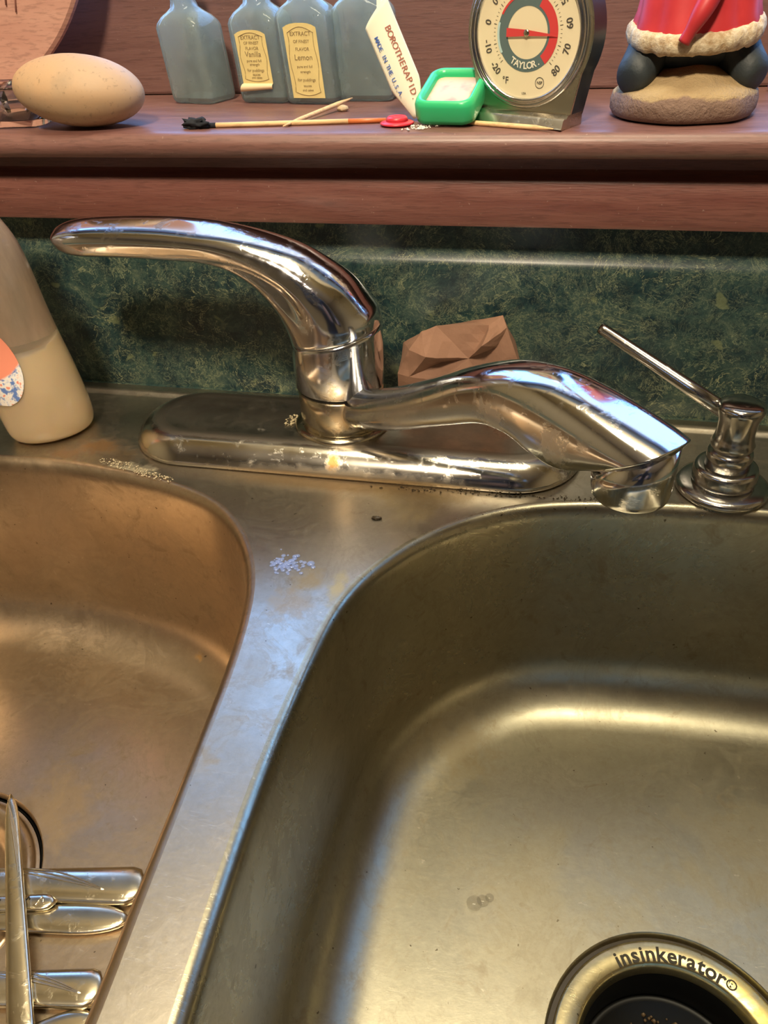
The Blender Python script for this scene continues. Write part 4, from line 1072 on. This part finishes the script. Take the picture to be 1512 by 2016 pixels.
# ------------------------------------------------------------ small loose things
def crumbs(name, c, rx, ry, n, s0, s1, mat, label, cat, seed=1, slope=0, kind='stuff'):
    rnd = random.Random(seed); vs_, fs = [], []
    for _ in range(n):
        a = rnd.uniform(0, 2*pi); r = sqrt(rnd.random()); s = rnd.uniform(s0, s1); p = V((rx*r*cos(a), ry*r*sin(a)+slope*rx*r*cos(a), s*.45)); b = len(vs_)
        for q in ((1, 0, 0), (0, 1, 0), (-1, 0, 0), (0, -1, 0), (0, 0, .9), (0, 0, -.45)): vs_.append(p+V(q)*s*rnd.uniform(.6, 1.2))
        for q in ((0, 1, 4), (1, 2, 4), (2, 3, 4), (3, 0, 4), (1, 0, 5), (2, 1, 5), (3, 2, 5), (0, 3, 5)): fs.append(tuple(b+x for x in q))
    for v in vs_: v.z = max(v.z, 0)
    o = mesh(name, vs_, fs, mat, None, False); o.location = c; tag(o, label, cat, None, kind); return o
crumbs('spilled_salt', (-.0735, -.016, SZ+.0001), .010, .007, 90, .0003, .0009, plain('salt', (.8, .76, .68), .5), 'white grains spilled on the sill in front of the green tray', 'salt', 2, .8)
crumbs('mineral_flakes', (-.1452, -.068, .0146), .004, .007, 60, .0003, .0010, plain('mineral', (.50, .43, .27), .6), 'pale mineral flakes on the deck plate beside the faucet body', 'limescale', 5)
crumbs('mineral_flakes', (-.228, -.1115, .0001), .030, .0040, 170, .0002, .0008, plain('mineral_dull', (.42, .35, .23), .7), 'crusty limescale line on the steel in front of the deck plate left end', 'limescale', 6, -.28)
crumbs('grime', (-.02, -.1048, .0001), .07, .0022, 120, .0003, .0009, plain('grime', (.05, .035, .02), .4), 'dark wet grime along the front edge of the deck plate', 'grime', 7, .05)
pb = blob('pebble', (-.1290, .034, SZ+.0015), .0034, .0026, .0018, plain('tan_pebble', (.50, .38, .24), .7), None, .3, 30, 3); tag(pb, 'tiny tan pebble on the sill behind the crossed toothpick', 'pebble')
pbd = blob('purple_bead', (.1065, .0500, SZ+.0125), .003, .003, .0030, plain('purple_glass', (.35, .22, .75), .2), None, 0, 1, 3)
pbd.location.z = SZ+.0030; pbd.location.y = .088; pbd.location.x = .1120
tag(pbd, 'tiny purple bead at the right edge behind the figurine', 'bead')
fd = blob('food_scrap', (-.0792, -.1364, .0008), .0026, .0012, .0009, plain('dark_scrap', (.03, .02, .01), .5), None, .6, 30, 3); tag(fd, 'tiny dark food scrap on the steel deck below the faucet', 'scrap')
# water drops
def drops(name, lst, label, kind=None, mat='water_clear'):
    bm = bmesh.new()
    for x, y, z, r in lst:
        m = Matrix.Translation((x, y, z+r*.02))@Matrix.Diagonal((r, r*1.0, r*.5, 1)); bmesh.ops.create_uvsphere(bm, u_segments=16, v_segments=10, radius=1, matrix=m)
    for v in bm.verts: v.co.z = max(v.co.z, lst[0][2])
    me = bpy.data.meshes.new(name); bm.to_mesh(me); bm.free(); o = link(name, me, MT[mat]); tag(o, label, 'water', None, kind); return o
rnd = random.Random(11)
drops('water_droplets', [(-.1143+rnd.gauss(0, .0040), -.1790+rnd.gauss(0, .0030), .0002, rnd.uniform(.0004, .0013)) for _ in range(110)]+[(-.1030, -.1768, .0002, .002), (-.1062, -.1765, .0002, .0011)], 'cluster of glinting water droplets on the steel between the two bowls', 'stuff', 'water')
for i, (x, y, r, lb) in enumerate(((-.2062, -.1430, .0050, 'large flat water drop on the left bowl floor by the rear corner'), (-.2140, -.1405, .0030, 'small round water drop left of the large one in the left bowl'))):
    drops('water_drop', [(x, y, -HL+.0012, r)], lb)
drops('water_drop', [(-.0110, -.2560, -HR+.0002, .0038), (-.0070, -.2540, -HR+.0002, .0030), (-.0040, -.2520, -HR+.0002, .0022)], 'water drops on the right bowl floor left of the drain')

# ------------------------------------------------------------ lamps in the room
def ceiling_lamp(name, label, loc, r, watt, colr):
    t = thing(name, label, 'lamp', loc)
    top = RZ1-loc[2]
    lathe('canopy', [(.0001, top-.001), (.05, top-.001), (.05, top-.02), (.012, top-.03)], (0, 0, 0), MT['chrome'], t, 32)
    tube('cord', [V((0, 0, .08)), V((0, 0, top-.02))], .003, MT['black'], t, 8)
    lathe('lamp_shade', [(.02, .08), (r*1.05, .06), (r*1.35, .0)], (0, 0, 0), plain('enamel_shade', (.7, .62, .5), .5), t, 40, True, False)
    l = bpy.data.lights.new(name+'_light', 'AREA'); l.shape = 'DISK'; l.size = 2*r; l.energy = watt; l.color = colr
    o = bpy.data.objects.new(name+'_light', l); COL.objects.link(o); o.location = (loc[0], loc[1], loc[2]+.01); return t, o
_, key = ceiling_lamp('pendant_lamp', 'warm pendant lamp hanging behind the camera', LAMP_POS, LAMP_R, LAMP_W, LAMP_COL)
key.rotation_euler = (V(LAMP_POS)-V((-.1, -.1, 0))).to_track_quat('Z', 'Y').to_euler()
cfx = thing('ceiling_light', 'flat warm ceiling light over the sink', 'lamp', (-.04, -.18, RZ1))
box('light_housing', (-.42, -.14, -.03), (.42, .14, -.0005), MT['white_trim'], cfx, .004)
fl_ = area_light('ceiling_light_panel', (-.04, -.18, RZ1-.034), (0, 0, 0), .80, .24, FILL_W, FILL_COL)

# ------------------------------------------------------------ the person taking the picture (stands behind the lens)
def photographer():
    t = thing('person', 'person in dark long sleeved top and trousers holding up a phone over the sink', 'person', (.03, -.95, RZ0))
    T0 = V((-.03, .95, -RZ0))          # written in room coordinates, shifted to the person's base
    pc = CAM_C+cr*.026+cd*.052-cf*.008
    # each joint: position, radius x, radius y
    J = {}; Ed = []
    def j(n, p, r, par=None, r2=None):
        J[n] = (V(p), r, r2 or r); 
        if par: Ed.append((par, n))
    j('pelvis', (.03, -.95, .02), .135, None, .105); j('belly', (.03, -.935, .14), .125, 'pelvis', .10); j('chest', (.02, -.86, .30), .140, 'belly', .11); j('upper', (.012, -.80, .42), .115, 'chest', .09)
    j('neck0', (.01, -.74, .495), .058, 'upper'); j('neck1', (.005, -.70, .545), .052, 'neck0'); j('jaw', (.0, -.655, .600), .064, 'neck1', .070); j('skull', (0, -.645, .672), .078, 'jaw', .090); j('crown', (0, -.655, .728), .060, 'skull', .070)
    for sd, nm in ((1, 'r'), (-1, 'l')):
        wx = pc+cr*(.060*sd)+cd*.075-cf*.045
        j('sh'+nm, (.012+sd*.165, -.80, .44), .062, 'upper'); j('ua'+nm, (.015+sd*.215, -.78, .33), .050, 'sh'+nm); j('el'+nm, (.015+sd*.235, -.74, .17), .043, 'ua'+nm)
        el = V((.015+sd*.235, -.74, .17)); j('fa'+nm, tuple(el.lerp(wx, .5)), .036, 'el'+nm); j('wr'+nm, tuple(wx), .024, 'fa'+nm, .020)
        pm = pc+cr*(.052*sd)+cd*.035-cf*.028; j('pa'+nm, tuple(pm), .026, 'wr'+nm, .016)
        j('hi'+nm, (.03+sd*.095, -.95, -.06), .098, 'pelvis'); j('kn'+nm, (.03+sd*.10, -.93, -.44), .060, 'hi'+nm); j('ca'+nm, (.03+sd*.10, -.95, -.58), .056, 'kn'+nm); j('an'+nm, (.03+sd*.10, -.96, -.83), .038, 'ca'+nm); j('ft'+nm, (.03+sd*.11, -.87, -.885), .034, 'an'+nm); j('to'+nm, (.03+sd*.115, -.79, -.893), .026, 'ft'+nm)
        # four fingers close on the phone edge, thumb rests on the screen side
        for q in range(4):
            b = pm+cd*(-.024+.016*q)+cr*(.004*sd); L = (.9, 1.0, .96, .8)[q]
            k1 = b+cr*(.002*sd)+cf*.020*L; k2 = pc+cr*(.043*sd)+cd*(.011+.016*q)+cf*.0115; k3 = pc+cr*((.043-.013*L)*sd)+cd*(.010+.016*q)+cf*.0125
            j('f%d%s0' % (q, nm), tuple(k1), .0088, 'pa'+nm); j('f%d%s1' % (q, nm), tuple(k2), .0080, 'f%d%s0' % (q, nm)); j('f%d%s2' % (q, nm), tuple(k3), .0072, 'f%d%s1' % (q, nm))
        b = pm+cd*(.020); j('th%s0' % nm, tuple(b-cf*.004-cr*(.012*sd)), .0115, 'pa'+nm); j('th%s1' % nm, tuple(pc+cr*(.026*sd)+cd*.030-cf*.0135), .0092, 'th%s0' % nm); j('th%s2' % nm, tuple(pc+cr*(.008*sd)+cd*.018-cf*.0128), .0082, 'th%s1' % nm)
    ks = list(J); me = bpy.data.meshes.new('body'); me.from_pydata([tuple(J[k][0]+T0) for k in ks], [(ks.index(a), ks.index(b)) for a, b in Ed], [])
    o = bpy.data.objects.new('body', me); COL.objects.link(o); o.parent = t
    sk = o.modifiers.new('skin', 'SKIN'); sk.use_smooth_shade = True; sk.branch_smoothing = .4
    for i, k in enumerate(ks):
        sv = me.skin_vertices[0].data[i]; sv.radius = (J[k][1], J[k][2]); sv.use_root = (k == 'pelvis')
    sb = o.modifiers.new('sub', 'SUBSURF'); sb.levels = 2; sb.render_levels = 2
    m = NT('dark_clothes_and_skin'); sx = m.n('ShaderNodeSeparateXYZ'); m.coord(); m.l(m.obj.outputs['Object'], sx.inputs[0])
    head = m.mrange(sx.outputs[2], .515-RZ0, .518-RZ0, 0, 1)
    pl = V(pc+T0); dv = m.n('ShaderNodeVectorMath', operation='DISTANCE'); m.l(m.obj.outputs['Object'], dv.inputs[0]); dv.inputs[1].default_value = tuple(pl+cd*.02)
    hand = m.mrange(dv.outputs['Value'], .098, .102, 1, 0)
    legs = m.mrange(sx.outputs[2], .0-RZ0, .004-RZ0, 1, 0)
    cl = m.mix(legs, (.020, .020, .024), (.015, .020, .040)); c = m.mix(m.math('MAXIMUM', head, hand), cl, (.50, .30, .21))
    m.set(Base_Color=c, Roughness=.75); me.materials.append(m.m)
    hr = NT('brown_hair'); hr.set(Base_Color=(.045, .028, .018), Roughness=.6); hr.bump(hr.noise(300, 4, .6, (1, 1, .15)), .5, .002)
    hc = blob('hair', tuple(V((0, -.665, .687))+T0), .088, .098, .092, hr.m, t, .06, 12, 4)
    for v in hc.data.vertices:        # leave the face free
        if v.co.y > .030 and v.co.z < .045: v.co.y = .030+(v.co.y-.030)*.08
    ew = plain('eye_white', (.8, .78, .75), .3); ei = plain('eye_iris', (.07, .04, .02), .2); sk_ = plain('skin_features', (.50, .30, .21), .6); lp = plain('lips', (.42, .17, .14), .5)
    F = V((0, -.657, .652))+T0
    for sd in (-1, 1):
        e = blob('eye', tuple(F+V((sd*.031, .076, .008))), .0115, .009, .0085, ew, t, 0, 1, 3); blob('iris', (0, .0065, -.003), .0045, .0035, .0045, ei, e, 0, 1, 2)
        blob('ear', tuple(F+V((sd*.080, -.004, -.002))), .008, .018, .030, sk_, t, .05, 5, 3)
        tube('eyebrow', [F+V((sd*.016, .086, .026)), F+V((sd*.030, .087, .031)), F+V((sd*.046, .076, .026))], .0028, hr.m, t, 8)
    tube('nose', [F+V((0, .080, .012)), F+V((0, .092, -.006)), F+V((0, .100, -.022)), F+V((0, .088, -.030))], [.007, .009, .0125, .008], sk_, t, 14)
    tube('mouth', [F+V((-.024, .074, -.048)), F+V((-.010, .082, -.047)), F+V((0, .083, -.049)), F+V((.010, .082, -.047)), F+V((.024, .074, -.048))], [.002, .0045, .005, .0045, .002], lp, t, 10)
    # the phone itself, lens at its upper corner
    ph = thing('phone', 'black phone held up in both hands by the person at the sink', 'phone', tuple(pc))
    mx = Matrix([[cr[i], -cd[i], -cf[i]] for i in range(3)]).to_4x4()
    ph.rotation_euler = mx.to_euler()
    box('phone_body', (-.0355, -.073, -.0038), (.0355, .073, .0038), plain('black_phone', (.01, .01, .012), .25), ph, .003, 3)
photographer()
